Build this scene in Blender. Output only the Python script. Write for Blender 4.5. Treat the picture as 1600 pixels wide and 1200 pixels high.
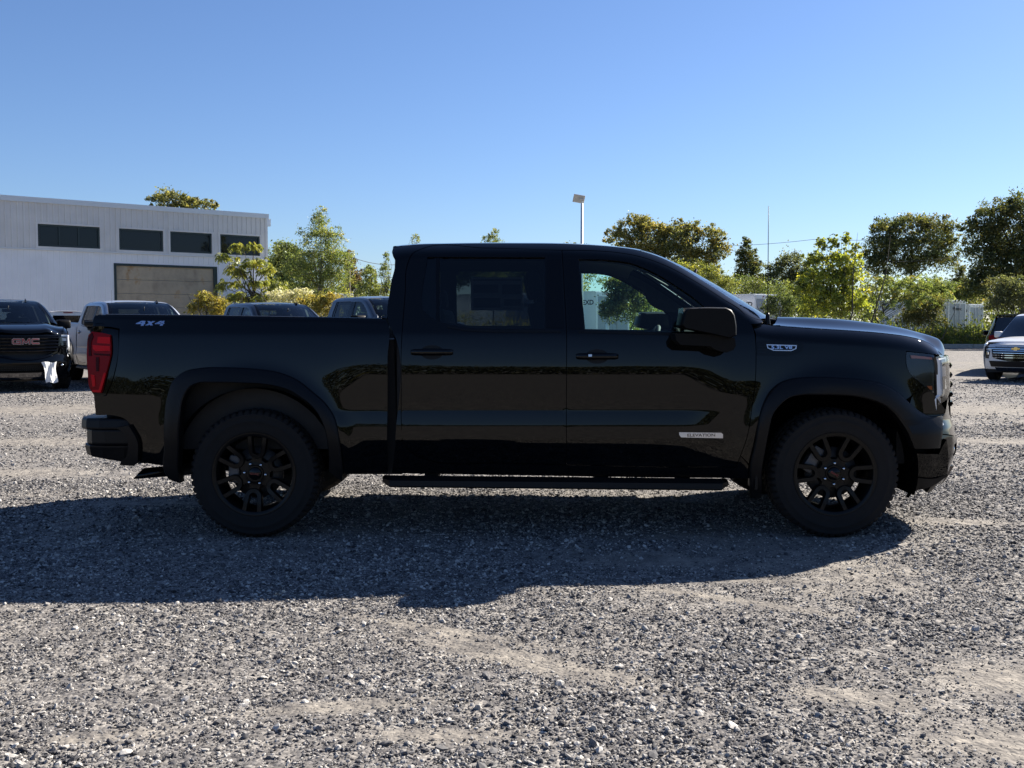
import bpy, bmesh, math, random
import numpy as np
from mathutils import Vector, Matrix
from mathutils.geometry import delaunay_2d_cdt

random.seed(7); RNG = np.random.default_rng(7)
scene = bpy.context.scene
COL = scene.collection
R = math.radians
for o in list(bpy.data.objects):
    bpy.data.objects.remove(o)

# ------------------------------------------------------------------ camera, sky, sun, exposure
CAM_H = 1.376                      # eye height of the photographer, metres
PITCH = math.atan(93 / 1600)       # camera tipped slightly down
cam_d = bpy.data.cameras.new('camera'); cam = bpy.data.objects.new('camera', cam_d); COL.objects.link(cam)
cam.location = (0, 0, CAM_H); cam.rotation_euler = (math.pi / 2 - PITCH, 0, 0)
cam_d.sensor_fit = 'HORIZONTAL'; cam_d.sensor_width = 36.0; cam_d.lens = 36.0
cam_d.clip_start = 0.1; cam_d.clip_end = 3000
scene.camera = cam
SUN_DIR = Vector((1.10, 0.93, 1.0)).normalized()        # towards the sun
world = bpy.data.worlds.new('World'); scene.world = world; world.use_nodes = True
wn = world.node_tree.nodes; wl = world.node_tree.links; wn.clear()
sky = wn.new('ShaderNodeTexSky'); sky.sky_type = 'NISHITA'; sky.sun_disc = False
sky.sun_elevation = math.asin(SUN_DIR.z); sky.sun_rotation = math.atan2(SUN_DIR.x, SUN_DIR.y)
sky.air_density = 1.0; sky.dust_density = 0.3; sky.ozone_density = 3.0; sky.altitude = 50
bg = wn.new('ShaderNodeBackground'); bg.inputs['Strength'].default_value = 0.05
wo = wn.new('ShaderNodeOutputWorld')
tint = wn.new('ShaderNodeMix'); tint.data_type = 'RGBA'; tint.blend_type = 'MULTIPLY'; tint.inputs['Factor'].default_value = 1
tint.inputs[7].default_value = (.683, .789, 1.0, 1)          # the camera's white balance
wl.new(sky.outputs[0], tint.inputs[6]); wl.new(tint.outputs[2], bg.inputs[0]); wl.new(bg.outputs[0], wo.inputs[0])
sun_d = bpy.data.lights.new('sun', 'SUN'); sun_o = bpy.data.objects.new('sun', sun_d); COL.objects.link(sun_o)
sun_d.energy = 5.0; sun_d.angle = R(0.53); sun_d.color = (1.0, 0.93, 0.83)
sun_o.rotation_euler = SUN_DIR.to_track_quat('Z', 'Y').to_euler(); sun_o.location = (20, 20, 30)
vs = scene.view_settings
vs.view_transform = 'Standard'; vs.look = 'None'; vs.exposure = 1.436; vs.gamma = 1.0; vs.use_curve_mapping = False
scene.render.engine = 'CYCLES'
scene.cycles.use_denoising = True
scene.cycles.max_bounces = 10; scene.cycles.transparent_max_bounces = 24
scene.cycles.sample_clamp_indirect = 6.0

# ------------------------------------------------------------------ photo ray -> point at a given distance
def at(px, py, Y):
    u = (px - 800) / 1600; v = (600 - py) / 1600
    dy = math.cos(PITCH) + v * math.sin(PITCH); dz = -math.sin(PITCH) + v * math.cos(PITCH)
    t = Y / dy
    return (t * u, Y, CAM_H + t * dz)
def on_ground(px, py):
    v = (600 - py) / 1600
    dy = math.cos(PITCH) + v * math.sin(PITCH); dz = -math.sin(PITCH) + v * math.cos(PITCH)
    t = CAM_H / -dz
    return (t * (px - 800) / 1600, t * dy, 0)

# ------------------------------------------------------------------ materials
MATS = {}
def mat(name, color=(.5, .5, .5), rough=.5, metal=0.0, spec=.5, coat=0.0, coat_rough=.03, noise=0.0, nscale=8.0,
        bump=0.0, bscale=40.0, emit=None):
    m = bpy.data.materials.new(name); m.use_nodes = True; MATS[name] = m
    nt = m.node_tree; b = nt.nodes['Principled BSDF']
    b.inputs['Base Color'].default_value = (*color, 1); b.inputs['Roughness'].default_value = rough
    b.inputs['Metallic'].default_value = metal; b.inputs['Specular IOR Level'].default_value = spec
    b.inputs['Coat Weight'].default_value = coat; b.inputs['Coat Roughness'].default_value = coat_rough
    if noise or bump:
        tc = nt.nodes.new('ShaderNodeTexCoord')
    if noise:
        n = nt.nodes.new('ShaderNodeTexNoise'); n.inputs['Scale'].default_value = nscale; n.inputs['Detail'].default_value = 6
        nt.links.new(tc.outputs['Object'], n.inputs['Vector'])
        r = nt.nodes.new('ShaderNodeValToRGB')
        r.color_ramp.elements[0].position = .3; r.color_ramp.elements[1].position = .72
        r.color_ramp.elements[0].color = (*[c * (1 - noise) for c in color], 1)
        r.color_ramp.elements[1].color = (*[min(1, c * (1 + noise)) for c in color], 1)
        nt.links.new(n.outputs['Fac'], r.inputs['Fac']); nt.links.new(r.outputs['Color'], b.inputs['Base Color'])
        rr = nt.nodes.new('ShaderNodeMapRange'); rr.inputs['To Min'].default_value = max(.01, rough * (1 - noise * .6))
        rr.inputs['To Max'].default_value = min(1, rough * (1 + noise * .6))
        nt.links.new(n.outputs['Fac'], rr.inputs['Value']); nt.links.new(rr.outputs['Result'], b.inputs['Roughness'])
    if bump:
        n2 = nt.nodes.new('ShaderNodeTexNoise'); n2.inputs['Scale'].default_value = bscale; n2.inputs['Detail'].default_value = 4
        nt.links.new(tc.outputs['Object'], n2.inputs['Vector'])
        bp = nt.nodes.new('ShaderNodeBump'); bp.inputs['Strength'].default_value = bump; bp.inputs['Distance'].default_value = .004
        nt.links.new(n2.outputs['Fac'], bp.inputs['Height']); nt.links.new(bp.outputs['Normal'], b.inputs['Normal'])
    if emit:
        b.inputs['Emission Color'].default_value = (*emit[0], 1); b.inputs['Emission Strength'].default_value = emit[1]
    return m
def glass_mat(name, tint, rough=0.0):
    m = bpy.data.materials.new(name); m.use_nodes = True; MATS[name] = m
    nt = m.node_tree; nt.nodes.clear()
    out = nt.nodes.new('ShaderNodeOutputMaterial'); mix = nt.nodes.new('ShaderNodeMixShader')
    fr = nt.nodes.new('ShaderNodeFresnel'); fr.inputs['IOR'].default_value = 1.5
    tr = nt.nodes.new('ShaderNodeBsdfTransparent'); tr.inputs['Color'].default_value = (*tint, 1)
    gl = nt.nodes.new('ShaderNodeBsdfGlossy'); gl.inputs['Roughness'].default_value = rough
    nt.links.new(fr.outputs[0], mix.inputs[0]); nt.links.new(tr.outputs[0], mix.inputs[1]); nt.links.new(gl.outputs[0], mix.inputs[2])
    nt.links.new(mix.outputs[0], out.inputs['Surface'])
    return m
mat('paint_black', (.0016, .0017, .002), .2, coat=1.0, coat_rough=.012, spec=0.0)
MATS['paint_black'].node_tree.nodes['Principled BSDF'].inputs['Coat IOR'].default_value = 1.37
mat('paint_silver', (.45, .465, .49), .36, metal=.6, coat=.6, coat_rough=.04)
mat('paint_steel', (.085, .097, .115), .36, metal=.3, coat=.6, coat_rough=.04)
mat('paint_charcoal', (.028, .030, .035), .36, metal=.2, coat=.6, coat_rough=.03)
mat('paint_white', (.78, .79, .8), .3, coat=1.0, coat_rough=.03)
mat('plastic_black', (.0042, .0042, .0048), .42, spec=.22, noise=.15, nscale=60, bump=.15, bscale=400)
mat('gloss_black', (.002, .002, .0025), .2, coat=1.0, spec=0.0)
MATS['gloss_black'].node_tree.nodes['Principled BSDF'].inputs['Coat IOR'].default_value = 1.33
mat('rubber', (.0125, .0118, .0115), .8, spec=.25, noise=.25, nscale=14, bump=.2, bscale=200)
mat('underbody', (.006, .006, .006), .7, noise=.3, nscale=10)
mat('liner_felt', (.0015, .0015, .0015), .98, spec=.05)
mat('bed_steel', (.05, .05, .05), .55, noise=.3, nscale=10)
mat('rim_black', (.0042, .004, .004), .36, spec=.16, coat=.1, coat_rough=.1)
mat('letter_chrome', (.36, .31, .31), .3, metal=.6)
mat('mirror_black', (.0028, .0028, .0032), .5, spec=.15)
mat('rim_gloss', (.006, .006, .006), .15, coat=1.0)
mat('chrome', (.75, .76, .78), .08, metal=1.0)
mat('hub_red', (.16, .012, .014), .35)
mat('chrome_dark', (.12, .12, .13), .12, metal=1.0)
mat('steel', (.4, .4, .42), .35, metal=1.0)
mat('red_lens', (.20, .002, .004), .3, spec=.12)
mat('red_lens_bright', (.55, .006, .010), .35, spec=.12)
mat('red_lens_dark', (.04, .001, .002), .35, spec=.1)
mat('amber_lens', (.65, .17, .05), .2, coat=1.0)
mat('lamp_bowl', (.012, .013, .017), .2)
mat('disc_iron', (.05, .048, .046), .55, metal=.5)
mat('caliper_grey', (.10, .10, .105), .5)
mat('lamp_white', (.86, .87, .88), .22, coat=1.0)
mat('badge_silver', (.62, .63, .66), .28, metal=.8)
mat('badge_red', (.24, .010, .014), .35)
mat('badge_blue_chrome', (.52, .56, .68), .18, metal=.9)
mat('gold', (.75, .55, .22), .25, metal=1.0)
mat('interior_dark', (.03, .032, .036), .7, noise=.2, nscale=20)
mat('interior_grey', (.06, .062, .066), .7, noise=.2, nscale=20)
mat('headliner', (.10, .10, .10), .9)
mat('paper', (.72, .72, .7), .8, bump=.3, bscale=30)
mat('sticker_paper', (.30, .29, .28), .8)
mat('print_grey', (.10, .10, .11), .8)
glass_mat('glass_front', (.74, .95, .92))
glass_mat('glass_rear', (.21, .25, .265))
glass_mat('glass_shield', (.62, .72, .70))
glass_mat('glass_clear', (.85, .88, .92))
M = MATS

# ------------------------------------------------------------------ object helpers
def link(o, parent=None):
    COL.objects.link(o)
    if parent is not None: o.parent = parent
    return o
def tag(o, label=None, cat=None, group=None, kind=None):
    if label: o['label'] = label
    if cat: o['category'] = cat
    if group: o['group'] = group
    if kind: o['kind'] = kind
    return o
def thing(name, label, cat, loc=(0, 0, 0), rz=0.0, group=None):
    o = bpy.data.objects.new(name, None); o.empty_display_size = .3
    o.location = loc; o.rotation_euler = (0, 0, rz); link(o)
    return tag(o, label, cat, group)
def copy_tree(o, parent=None, swap=None):
    c = o.copy(); COL.objects.link(c)
    if parent is not None: c.parent = parent
    if swap and c.type == 'MESH':
        for s in c.material_slots:
            if s.material and s.material.name in swap:
                m = M[swap[s.material.name]]; s.link = 'OBJECT'; s.material = m
    for ch in o.children: copy_tree(ch, c, swap)
    return c
def mesh_obj(name, verts, faces, material, parent=None, smooth=False, normals=None, mats=None, fmat=None):
    me = bpy.data.meshes.new(name)
    me.from_pydata([tuple(v) for v in verts], [], [tuple(f) for f in faces])
    for m in (mats or [material]): me.materials.append(m)
    if fmat is not None: me.polygons.foreach_set('material_index', fmat)
    if smooth: me.polygons.foreach_set('use_smooth', [True] * len(me.polygons))
    me.update()
    if normals is not None: me.normals_split_custom_set_from_vertices([tuple(n) for n in normals])
    return link(bpy.data.objects.new(name, me), parent)

class MB:
    """collects simple solids into one mesh"""
    def __init__(s): s.v = []; s.f = []; s.sm = []
    def add(s, v, f, smooth=False):
        n = len(s.v); s.v += [tuple(p) for p in v]; s.f += [tuple(i + n for i in q) for q in f]; s.sm += [smooth] * len(f); return s
    def box(s, x0, x1, y0, y1, z0, z1, M4=None, bev=0.0):
        if bev > 0:
            bm = bmesh.new(); bmesh.ops.create_cube(bm, size=1)
            for v in bm.verts:
                v.co = Vector(((x0 + x1) / 2 + v.co.x * (x1 - x0), (y0 + y1) / 2 + v.co.y * (y1 - y0), (z0 + z1) / 2 + v.co.z * (z1 - z0)))
            bmesh.ops.bevel(bm, geom=bm.edges[:], offset=bev, segments=2, affect='EDGES', profile=.6)
            if M4 is not None: bm.transform(M4)
            bm.verts.index_update()
            s.add([v.co[:] for v in bm.verts], [[v.index for v in f.verts] for f in bm.faces]); bm.free(); return s
        p = [Vector((x, y, z)) for x in (x0, x1) for y in (y0, y1) for z in (z0, z1)]
        if M4 is not None: p = [M4 @ q for q in p]
        return s.add([q[:] for q in p], [(0, 1, 3, 2), (4, 6, 7, 5), (0, 4, 5, 1), (2, 3, 7, 6), (0, 2, 6, 4), (1, 5, 7, 3)])
    def tube(s, pts, r, n=8, caps=True, smooth=True):
        pts = [Vector(p) for p in pts]; rr = r if hasattr(r, '__len__') else [r] * len(pts)
        vs = []; prev = None
        for i, p in enumerate(pts):
            d = (pts[min(i + 1, len(pts) - 1)] - pts[max(i - 1, 0)]).normalized()
            a = prev if prev is not None else (Vector((0, 0, 1)) if abs(d.z) < .9 else Vector((1, 0, 0)))
            u = (a - d * a.dot(d)).normalized(); w = d.cross(u); prev = u
            for k in range(n):
                t = 2 * math.pi * k / n
                vs.append(p + (u * math.cos(t) + w * math.sin(t)) * rr[i])
        fs = [(i * n + k, i * n + (k + 1) % n, (i + 1) * n + (k + 1) % n, (i + 1) * n + k) for i in range(len(pts) - 1) for k in range(n)]
        if caps: fs += [tuple(range(n))[::-1], tuple((len(pts) - 1) * n + k for k in range(n))]
        return s.add([v[:] for v in vs], fs, smooth)
    def prism(s, poly, h0, h1, axes):
        """extrude a 2D polygon; axes maps (a,b,h)->xyz"""
        n = len(poly)
        v = [axes(a, b, h0) for a, b in poly] + [axes(a, b, h1) for a, b in poly]
        f = [tuple(range(n))[::-1], tuple(range(n, 2 * n))] + [(i, (i + 1) % n, n + (i + 1) % n, n + i) for i in range(n)]
        return s.add(v, f)
    def lathe(s, prof, n=64, axis='y', center=(0, 0, 0), smooth=True, closed=False):
        """profile [(radius, along axis)] turned about the axis"""
        v = []; m = len(prof)
        for k in range(n):
            t = 2 * math.pi * k / n
            for r, h in prof:
                a, b = r * math.cos(t), r * math.sin(t)
                p = (a, h, b) if axis == 'y' else ((a, b, h) if axis == 'z' else (h, a, b))
                v.append((p[0] + center[0], p[1] + center[1], p[2] + center[2]))
        mm = m if closed else m - 1
        f = [(k * m + i, k * m + (i + 1) % m, ((k + 1) % n) * m + (i + 1) % m, ((k + 1) % n) * m + i) for k in range(n) for i in range(mm)]
        return s.add(v, f, smooth)
    def build(s, name, material, parent=None, fix=True):
        me = bpy.data.meshes.new(name); me.from_pydata(s.v, [], s.f); me.materials.append(material)
        me.polygons.foreach_set('use_smooth', s.sm); me.update()
        if fix:
            bm = bmesh.new(); bm.from_mesh(me); bmesh.ops.recalc_face_normals(bm, faces=bm.faces[:]); bm.to_mesh(me); bm.free()
        return link(bpy.data.objects.new(name, me), parent)

def catmull(pts, closed=True, step=.03, corner=38):
    """smooth a polyline through its points, keeping corners sharper than `corner` degrees"""
    P = [np.array(p, float) for p in pts]; n = len(P); out = []
    def isc(i):
        if not closed and (i == 0 or i == n - 1): return True
        a = P[i] - P[i - 1]; b = P[(i + 1) % n] - P[i]
        c = np.dot(a, b) / (np.linalg.norm(a) * np.linalg.norm(b) + 1e-12)
        return math.degrees(math.acos(max(-1, min(1, c)))) > corner
    cs = [isc(i) for i in range(n)]
    for i in range(n if closed else n - 1):
        p1, p2 = P[i], P[(i + 1) % n]; L = np.linalg.norm(p2 - p1)
        if L < 1e-9: continue
        def tang(j, q):
            if cs[j]: return (p2 - p1)
            a, b = P[j] - P[j - 1], P[(j + 1) % n] - P[j]
            la, lb = np.linalg.norm(a) + 1e-9, np.linalg.norm(b) + 1e-9
            d = (a / la * lb + b / lb * la) / (la + lb)
            return d * L
        m1, m2 = tang(i, 0), tang((i + 1) % n, 1)
        k = max(1, int(math.ceil(L / step)))
        for j in range(k):
            t = j / k
            out.append((2 * t**3 - 3 * t**2 + 1) * p1 + (t**3 - 2 * t**2 + t) * m1 + (-2 * t**3 + 3 * t**2) * p2 + (t**3 - t**2) * m2)
    if not closed: out.append(P[-1])
    return np.array(out)
def inset(poly, d):
    n = len(poly)
    area = .5 * sum(poly[i][0] * poly[(i + 1) % n][1] - poly[(i + 1) % n][0] * poly[i][1] for i in range(n))
    sg = 1 if area > 0 else -1
    out = []
    for i in range(n):
        a = poly[i] - poly[i - 1]; b = poly[(i + 1) % n] - poly[i]
        na = np.array([-a[1], a[0]]) / (np.linalg.norm(a) + 1e-12); nb = np.array([-b[1], b[0]]) / (np.linalg.norm(b) + 1e-12)
        m = na + nb; l = np.linalg.norm(m)
        m = na if l < .2 else m / l * min(1.6, 1 / max(.3, np.dot(m / l, na)))
        out.append(poly[i] + m * d * sg)
    return np.array(out)
def in_poly(pts, poly):
    x, y = pts[:, 0], pts[:, 1]; c = np.zeros(len(pts), bool); n = len(poly)
    for i in range(n):
        x1, y1 = poly[i]; x2, y2 = poly[(i + 1) % n]
        if y1 == y2: continue
        c ^= ((y1 > y) != (y2 > y)) & (x < (x2 - x1) * (y - y1) / (y2 - y1) + x1)
    return c
def edge_dist(pts, poly):
    d = np.full(len(pts), 1e9)
    for i in range(len(poly)):
        a = np.array(poly[i]); b = np.array(poly[(i + 1) % len(poly)]); ab = b - a
        t = np.clip(((pts - a) @ ab) / (ab @ ab + 1e-12), 0, 1)
        d = np.minimum(d, np.linalg.norm(pts - (a + t[:, None] * ab), axis=1))
    return d
def triangulate(outline, holes=(), hx=.05, hz=.02):
    loops = [np.array(outline)] + [np.array(h) for h in holes]
    lo = loops[0].min(0); hi = loops[0].max(0)
    gx = np.arange(lo[0] + hx * .37, hi[0], hx); gz = np.arange(lo[1] + hz * .41, hi[1], hz)
    g = np.array([(x, z) for x in gx for z in gz]) if len(gx) and len(gz) else np.zeros((0, 2))
    if len(g):
        k = in_poly(g, loops[0])
        for h in loops[1:]: k &= ~in_poly(g, h)
        g = g[k]
    if len(g):
        dd = np.full(len(g), 1e9)
        for l in loops: dd = np.minimum(dd, edge_dist(g, l))
        g = g[dd > hz * .35]
    verts = []; edges = []
    for l in loops:
        n0 = len(verts); verts += [Vector(p) for p in l]
        edges += [(n0 + i, n0 + (i + 1) % len(l)) for i in range(len(l))]
    verts += [Vector(p) for p in g]
    V, E, F, *_ = delaunay_2d_cdt(verts, edges, [], 0, 1e-6)
    V = np.array([tuple(v) for v in V]); F = [tuple(f) for f in F]
    cen = np.array([V[list(f)].mean(0) for f in F])
    k = in_poly(cen, loops[0])
    for h in loops[1:]: k &= ~in_poly(cen, h)
    F = [f for f, kk in zip(F, k) if kk]
    return V, F
def panel(name, outline, holes, fn, material, parent=None, gap=.0022, depth=.022, hx=.06, hz=.02, step=.03, out=(0, -1, 0),
          both=False, raw=False, lift=0.0, corner=38):
    """curved sheet: a 2D outline mapped through fn(a,b)->xyz, with a turned-in edge; both=True adds the other side of the vehicle"""
    ol = np.array(outline, float) if raw else catmull(outline, True, step, corner)
    if gap: ol = inset(ol, gap)
    hs = [(np.array(h, float) if raw else catmull(h, True, step, corner)) for h in holes]
    V2, F = triangulate(ol, hs, hx, hz)
    out = np.array(out, float); e = 1e-3
    P = np.array([fn(a, b) for a, b in V2]); Pa = np.array([fn(a + e, b) for a, b in V2]); Pb = np.array([fn(a, b + e) for a, b in V2])
    N = np.cross(Pa - P, Pb - P); N /= np.linalg.norm(N, axis=1)[:, None] + 1e-15
    flip = (N @ out).mean() < 0
    if flip: N = -N
    if lift: P = P + N * lift
    tri = []
    for f in F:
        a, b, c = P[f[0]], P[f[1]], P[f[2]]
        tri.append(f if np.dot(np.cross(b - a, c - a), N[f[0]]) > 0 else (f[0], f[2], f[1]))
    verts = [tuple(p) for p in P]; nor = [tuple(n) for n in N]; faces = list(tri)
    if depth:
        cnt = {}
        for f in tri:
            for i in range(3):
                a, b = f[i], f[(i + 1) % 3]; cnt[(min(a, b), max(a, b))] = cnt.get((min(a, b), max(a, b)), 0) + 1
        for f in tri:
            for i in range(3):
                a, b = f[i], f[(i + 1) % 3]
                if cnt[(min(a, b), max(a, b))] == 1:
                    k = len(verts); pa, pb = P[a], P[b]; qa, qb = pa - N[a] * depth, pb - N[b] * depth
                    fn_ = np.cross(pb - pa, N[a]); fn_ = fn_ / (np.linalg.norm(fn_) + 1e-12)
                    verts += [tuple(pa), tuple(pb), tuple(qb), tuple(qa)]; nor += [tuple(fn_)] * 4
                    faces.append((k, k + 3, k + 2, k + 1))
    o = mesh_obj(name, verts, faces, material, parent, True, nor)
    if both:
        v2 = [(x, -y, z) for x, y, z in verts]; n2 = [(x, -y, z) for x, y, z in nor]
        o2 = mesh_obj(name, v2, [f[::-1] for f in faces], material, parent, True, n2)
        return o, o2
    return o
def text_mesh(txt, size, depth=.003, bold=0.0, shear=0.0, res=3):
    """lettering as (verts, faces) centred on the origin in its own plane"""
    cu = bpy.data.curves.new('lettering', 'FONT'); cu.body = txt; cu.size = size; cu.extrude = depth; cu.offset = bold
    cu.shear = shear; cu.align_x = 'CENTER'; cu.align_y = 'CENTER'; cu.resolution_u = res
    ob = bpy.data.objects.new('lettering', cu); COL.objects.link(ob)
    me = bpy.data.meshes.new_from_object(ob.evaluated_get(bpy.context.evaluated_depsgraph_get()))
    v = [x.co[:] for x in me.vertices]; f = [tuple(p.vertices) for p in me.polygons]
    bpy.data.objects.remove(ob); bpy.data.curves.remove(cu); bpy.data.meshes.remove(me)
    return v, f
def lettering(name, txt, size, material, parent, fn, depth=.003, bold=0.0, shear=0.0, stretch=1.0):
    """fn maps (a, b, out) on the surface to xyz"""
    v, f = text_mesh(txt, size, depth, bold, shear)
    return mesh_obj(name, [fn(a * stretch, b, c) for a, b, c in v], f, material, parent)
def sstep(a, b, x):
    t = np.clip((x - a) / (b - a), 0, 1); return t * t * (3 - 2 * t)
# ================================================================== the pickup truck (built in its own metres: +x nose, -y kerb side, z up)
TX, TY = 0.211, 7.54                       # where the big black pickup stands
_zg = np.arange(.15, 2.1, .001)
def _integrate(tab):
    d = np.interp(_zg, [t[0] for t in tab], [t[1] for t in tab])
    s = np.concatenate([[0], np.cumsum(-np.tan(np.radians(d[:-1])) * .001)])
    return s - np.interp(1.07, _zg, s) + 1.0
_wA = _integrate([(.30, -22), (.476, -13), (.60, -12), (.643, -9), (.655, .4), (.722, 1.2), (.736, 6.0), (.80, 8.0), (.823, 9), (.832, -1.0),
                  (.95, .3), (1.055, .9), (1.085, 1.5), (1.13, 4.4), (1.20, 6.2), (1.285, 9.5), (1.308, 12), (1.325, 19), (1.345, 19.5), (2.0, 19.5)])
_wB = _integrate([(.30, -16), (.60, -8), (.75, -2), (.9, 1.0), (1.0, 3.2), (1.1, 5.5), (1.2, 7.5), (1.285, 9.5), (1.308, 12), (1.325, 19), (1.345, 19.5), (2.0, 19.5)])
WX = 1.874; WZ = .412                      # wheel positions
_sil_px = [(606, 388), (616, 385), (640, 382), (700, 380), (800, 379.3), (900, 380.8), (960, 385), (1000, 391), (1030, 400), (1060, 414), (1100, 438), (1150, 470), (1190, 497), (1200, 503)]
_sil = []
for _px, _py in _sil_px:
    _y = -.70 if _px < 1000 else -.70 - .18 * (_px - 1000) / 190
    _X, _, _Z = at(_px, _py, TY + _y); _sil.append((_X - TX, _Z))
_sil = np.array(_sil)
_fen = np.array([(at(px, py, TY - .87)[0] - TX, at(px, py, TY - .87)[2]) for px, py in
                 [(1164, 498), (1184, 504), (1200, 507.5), (1228, 510), (1270, 513), (1335, 517), (1384, 521), (1423, 526), (1452, 533), (1472, 544), (1482, 556)]])
_bed = np.array([(at(px, py, TY - .94)[0] - TX, at(px, py, TY - .94)[2]) for px, py in [(120, 490.5), (148, 491), (320, 493), (600, 498), (620, 498.5)]])
def _smooth_lookup(tab):
    xs = np.linspace(tab[0, 0], tab[-1, 0], 500)
    c = catmull(tab, False, .01, 60); ys = np.interp(xs, c[:, 0], c[:, 1])
    k = np.ones(9) / 9; yp = np.concatenate([[ys[0]] * 4, ys, [ys[-1]] * 4]); ys = np.convolve(yp, k, 'valid')
    return lambda x: float(np.interp(x, xs, ys))
zroof = _smooth_lookup(_sil); zfen = _smooth_lookup(_fen); zbed = _smooth_lookup(_bed)
def half_w(x, z, reg):
    k = sstep(-1.47, -1.12, x) * (1 - sstep(.86, 1.27, x))
    w = k * np.interp(z, _zg, _wA) + (1 - k) * np.interp(z, _zg, _wB)
    if x > 1.85: w -= (.115 - .042 * (1 - sstep(.66, .80, z))) * ((x - 1.85) / .68) ** 2.2
    if x < -2.55: w -= .055 * ((-2.55 - x) / .4) ** 2
    for xw in (-WX, WX):                    # the sheet metal swells round each wheel opening
        if z > .3:
            d = math.hypot((x - xw) * (1.0 if z > WZ else 1.0), max(z - WZ, 0) * 1.03)
            w += .02 * math.exp(-((d - .60) / .085) ** 2)
    if reg == 'cab':
        d = max(0, zroof(x) - z)
        if d < .105: w -= .082 * (1 - d / .105) ** 2
    elif reg == 'fender':
        d = max(0, zfen(x) - z)
        if d < .10: w -= .075 * (1 - d / .10) ** 2
    elif reg == 'bed':
        d = max(0, zbed(x) - z)
        if d < .03: w -= .014 * (1 - d / .03) ** 2
    return float(w)
def side(reg, off=0.0, sgn=-1):
    return lambda x, z: (x, sgn * (half_w(x, z, reg) + off), z)
def tr(pts, reg, off=0.0):
    """points of the near side, seen in the photograph -> (x, z) on the body side"""
    out = []
    for px, py in pts:
        w = .95
        for _ in range(6):
            X, _, Z = at(px, py, TY - w); w = half_w(X - TX, Z, reg) + off
        out.append((X - TX, Z))
    return out
def tr_at(pts, y):
    return [(at(px, py, TY + y)[0] - TX, at(px, py, TY + y)[2]) for px, py in pts]
def outn(fn, x, z):
    """point and outward normal of a near side surface"""
    e = .002; p = np.array(fn(x, z)); a = np.array(fn(x + e, z)); b = np.array(fn(x, z + e))
    n = np.cross(a - p, b - p); n /= np.linalg.norm(n)
    return p, (n if n[1] < 0 else -n)
def surf(reg, x0, z0, off=0.0):
    """local frame on the near side at x0,z0: (a along +x, b up, c outward) -> xyz"""
    fn = side(reg, off)
    def f(a, b, c):
        p, n = outn(fn, x0 + a, z0 + b); q = p + n * c; return (q[0], q[1], q[2])
    return f

truck = thing('pickup_truck', 'large glossy black crew cab pickup truck parked side on in the foreground', 'pickup truck', (TX, TY, 0))
P = M['paint_black']; PL = M['plastic_black']; GB = M['gloss_black']

# ---- doors
rd_px = [(627, 660), (627, 600), (627, 545), (629, 510), (633, 460), (637, 412), (645, 396), (660, 388.5), (760, 387.5), (878, 391), (881, 440), (885, 518), (885, 600), (885, 690), (885, 726),
         (780, 723.5), (672, 719.5), (658, 715), (640, 704), (629, 688)]
fd_px = [(885, 726), (885, 690), (885, 600), (885, 518), (881, 440), (878, 391), (920, 391.5), (960, 394), (1000, 401), (1040, 415), (1085, 439), (1130, 467.5), (1161, 488.5), (1170, 499), (1177.5, 514),
         (1180.8, 535), (1181.3, 560), (1180.5, 590), (1175, 637), (1167, 684), (1157, 712), (1150, 730), (1020, 729.5)]
rw_px = [(668, 401.5), (852, 402), (851, 513.5), (760, 513.5), (728, 511.5), (700, 506), (676, 497), (661, 484), (659, 470), (663, 430)]
fw_px = [(904, 405), (947, 406), (985, 411), (1022, 426), (1060, 449), (1090, 470), (1112, 490), (1118, 520), (1055, 519), (980, 517), (914, 515.5)]
cab = side('cab')
fdo, rdo = tr(fd_px, 'cab'), tr(rd_px, 'cab')
fwo, rwo = tr(fw_px, 'cab'), tr(rw_px, 'cab')
front_doors = panel('front_door', fdo, [fwo], cab, P, truck, both=True, hx=.05, hz=.011)
rear_doors = panel('rear_door', rdo, [rwo], cab, P, truck, both=True, hx=.05, hz=.011)
cglass = side('cab', -.014)
for d in panel('window', fwo, [], cglass, M['glass_front'], None, gap=-.006, depth=0, both=True): d.parent = front_doors[0 if d.data.vertices[0].co.y < 0 else 1]
qs = [p for p in rwo]
divx = tr([(684, 450)], 'cab')[0][0]
main_px = [(686, 401.5), (852, 402), (851, 513.5), (760, 513.5), (728, 511.5), (700, 506), (686, 501)]
quart_px = [(682, 401.5), (682, 499.5), (676, 497), (661, 484), (659, 470), (663, 430), (668, 401.5)]
for d in panel('window', tr(main_px, 'cab'), [], cglass, M['glass_rear'], None, gap=-.005, depth=0, both=True): d.parent = rear_doors[0 if d.data.vertices[0].co.y < 0 else 1]
for d in panel('quarter_window', tr(quart_px, 'cab'), [], cglass, M['glass_rear'], None, gap=-.005, depth=0, both=True): d.parent = rear_doors[0 if d.data.vertices[0].co.y < 0 else 1]
for d in panel('window_bar', tr([(681, 401), (687, 401), (687, 503), (681, 500)], 'cab'), [], side('cab', -.006), GB, None, gap=0, depth=.02, both=True): d.parent = rear_doors[0 if d.data.vertices[0].co.y < 0 else 1]
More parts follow.
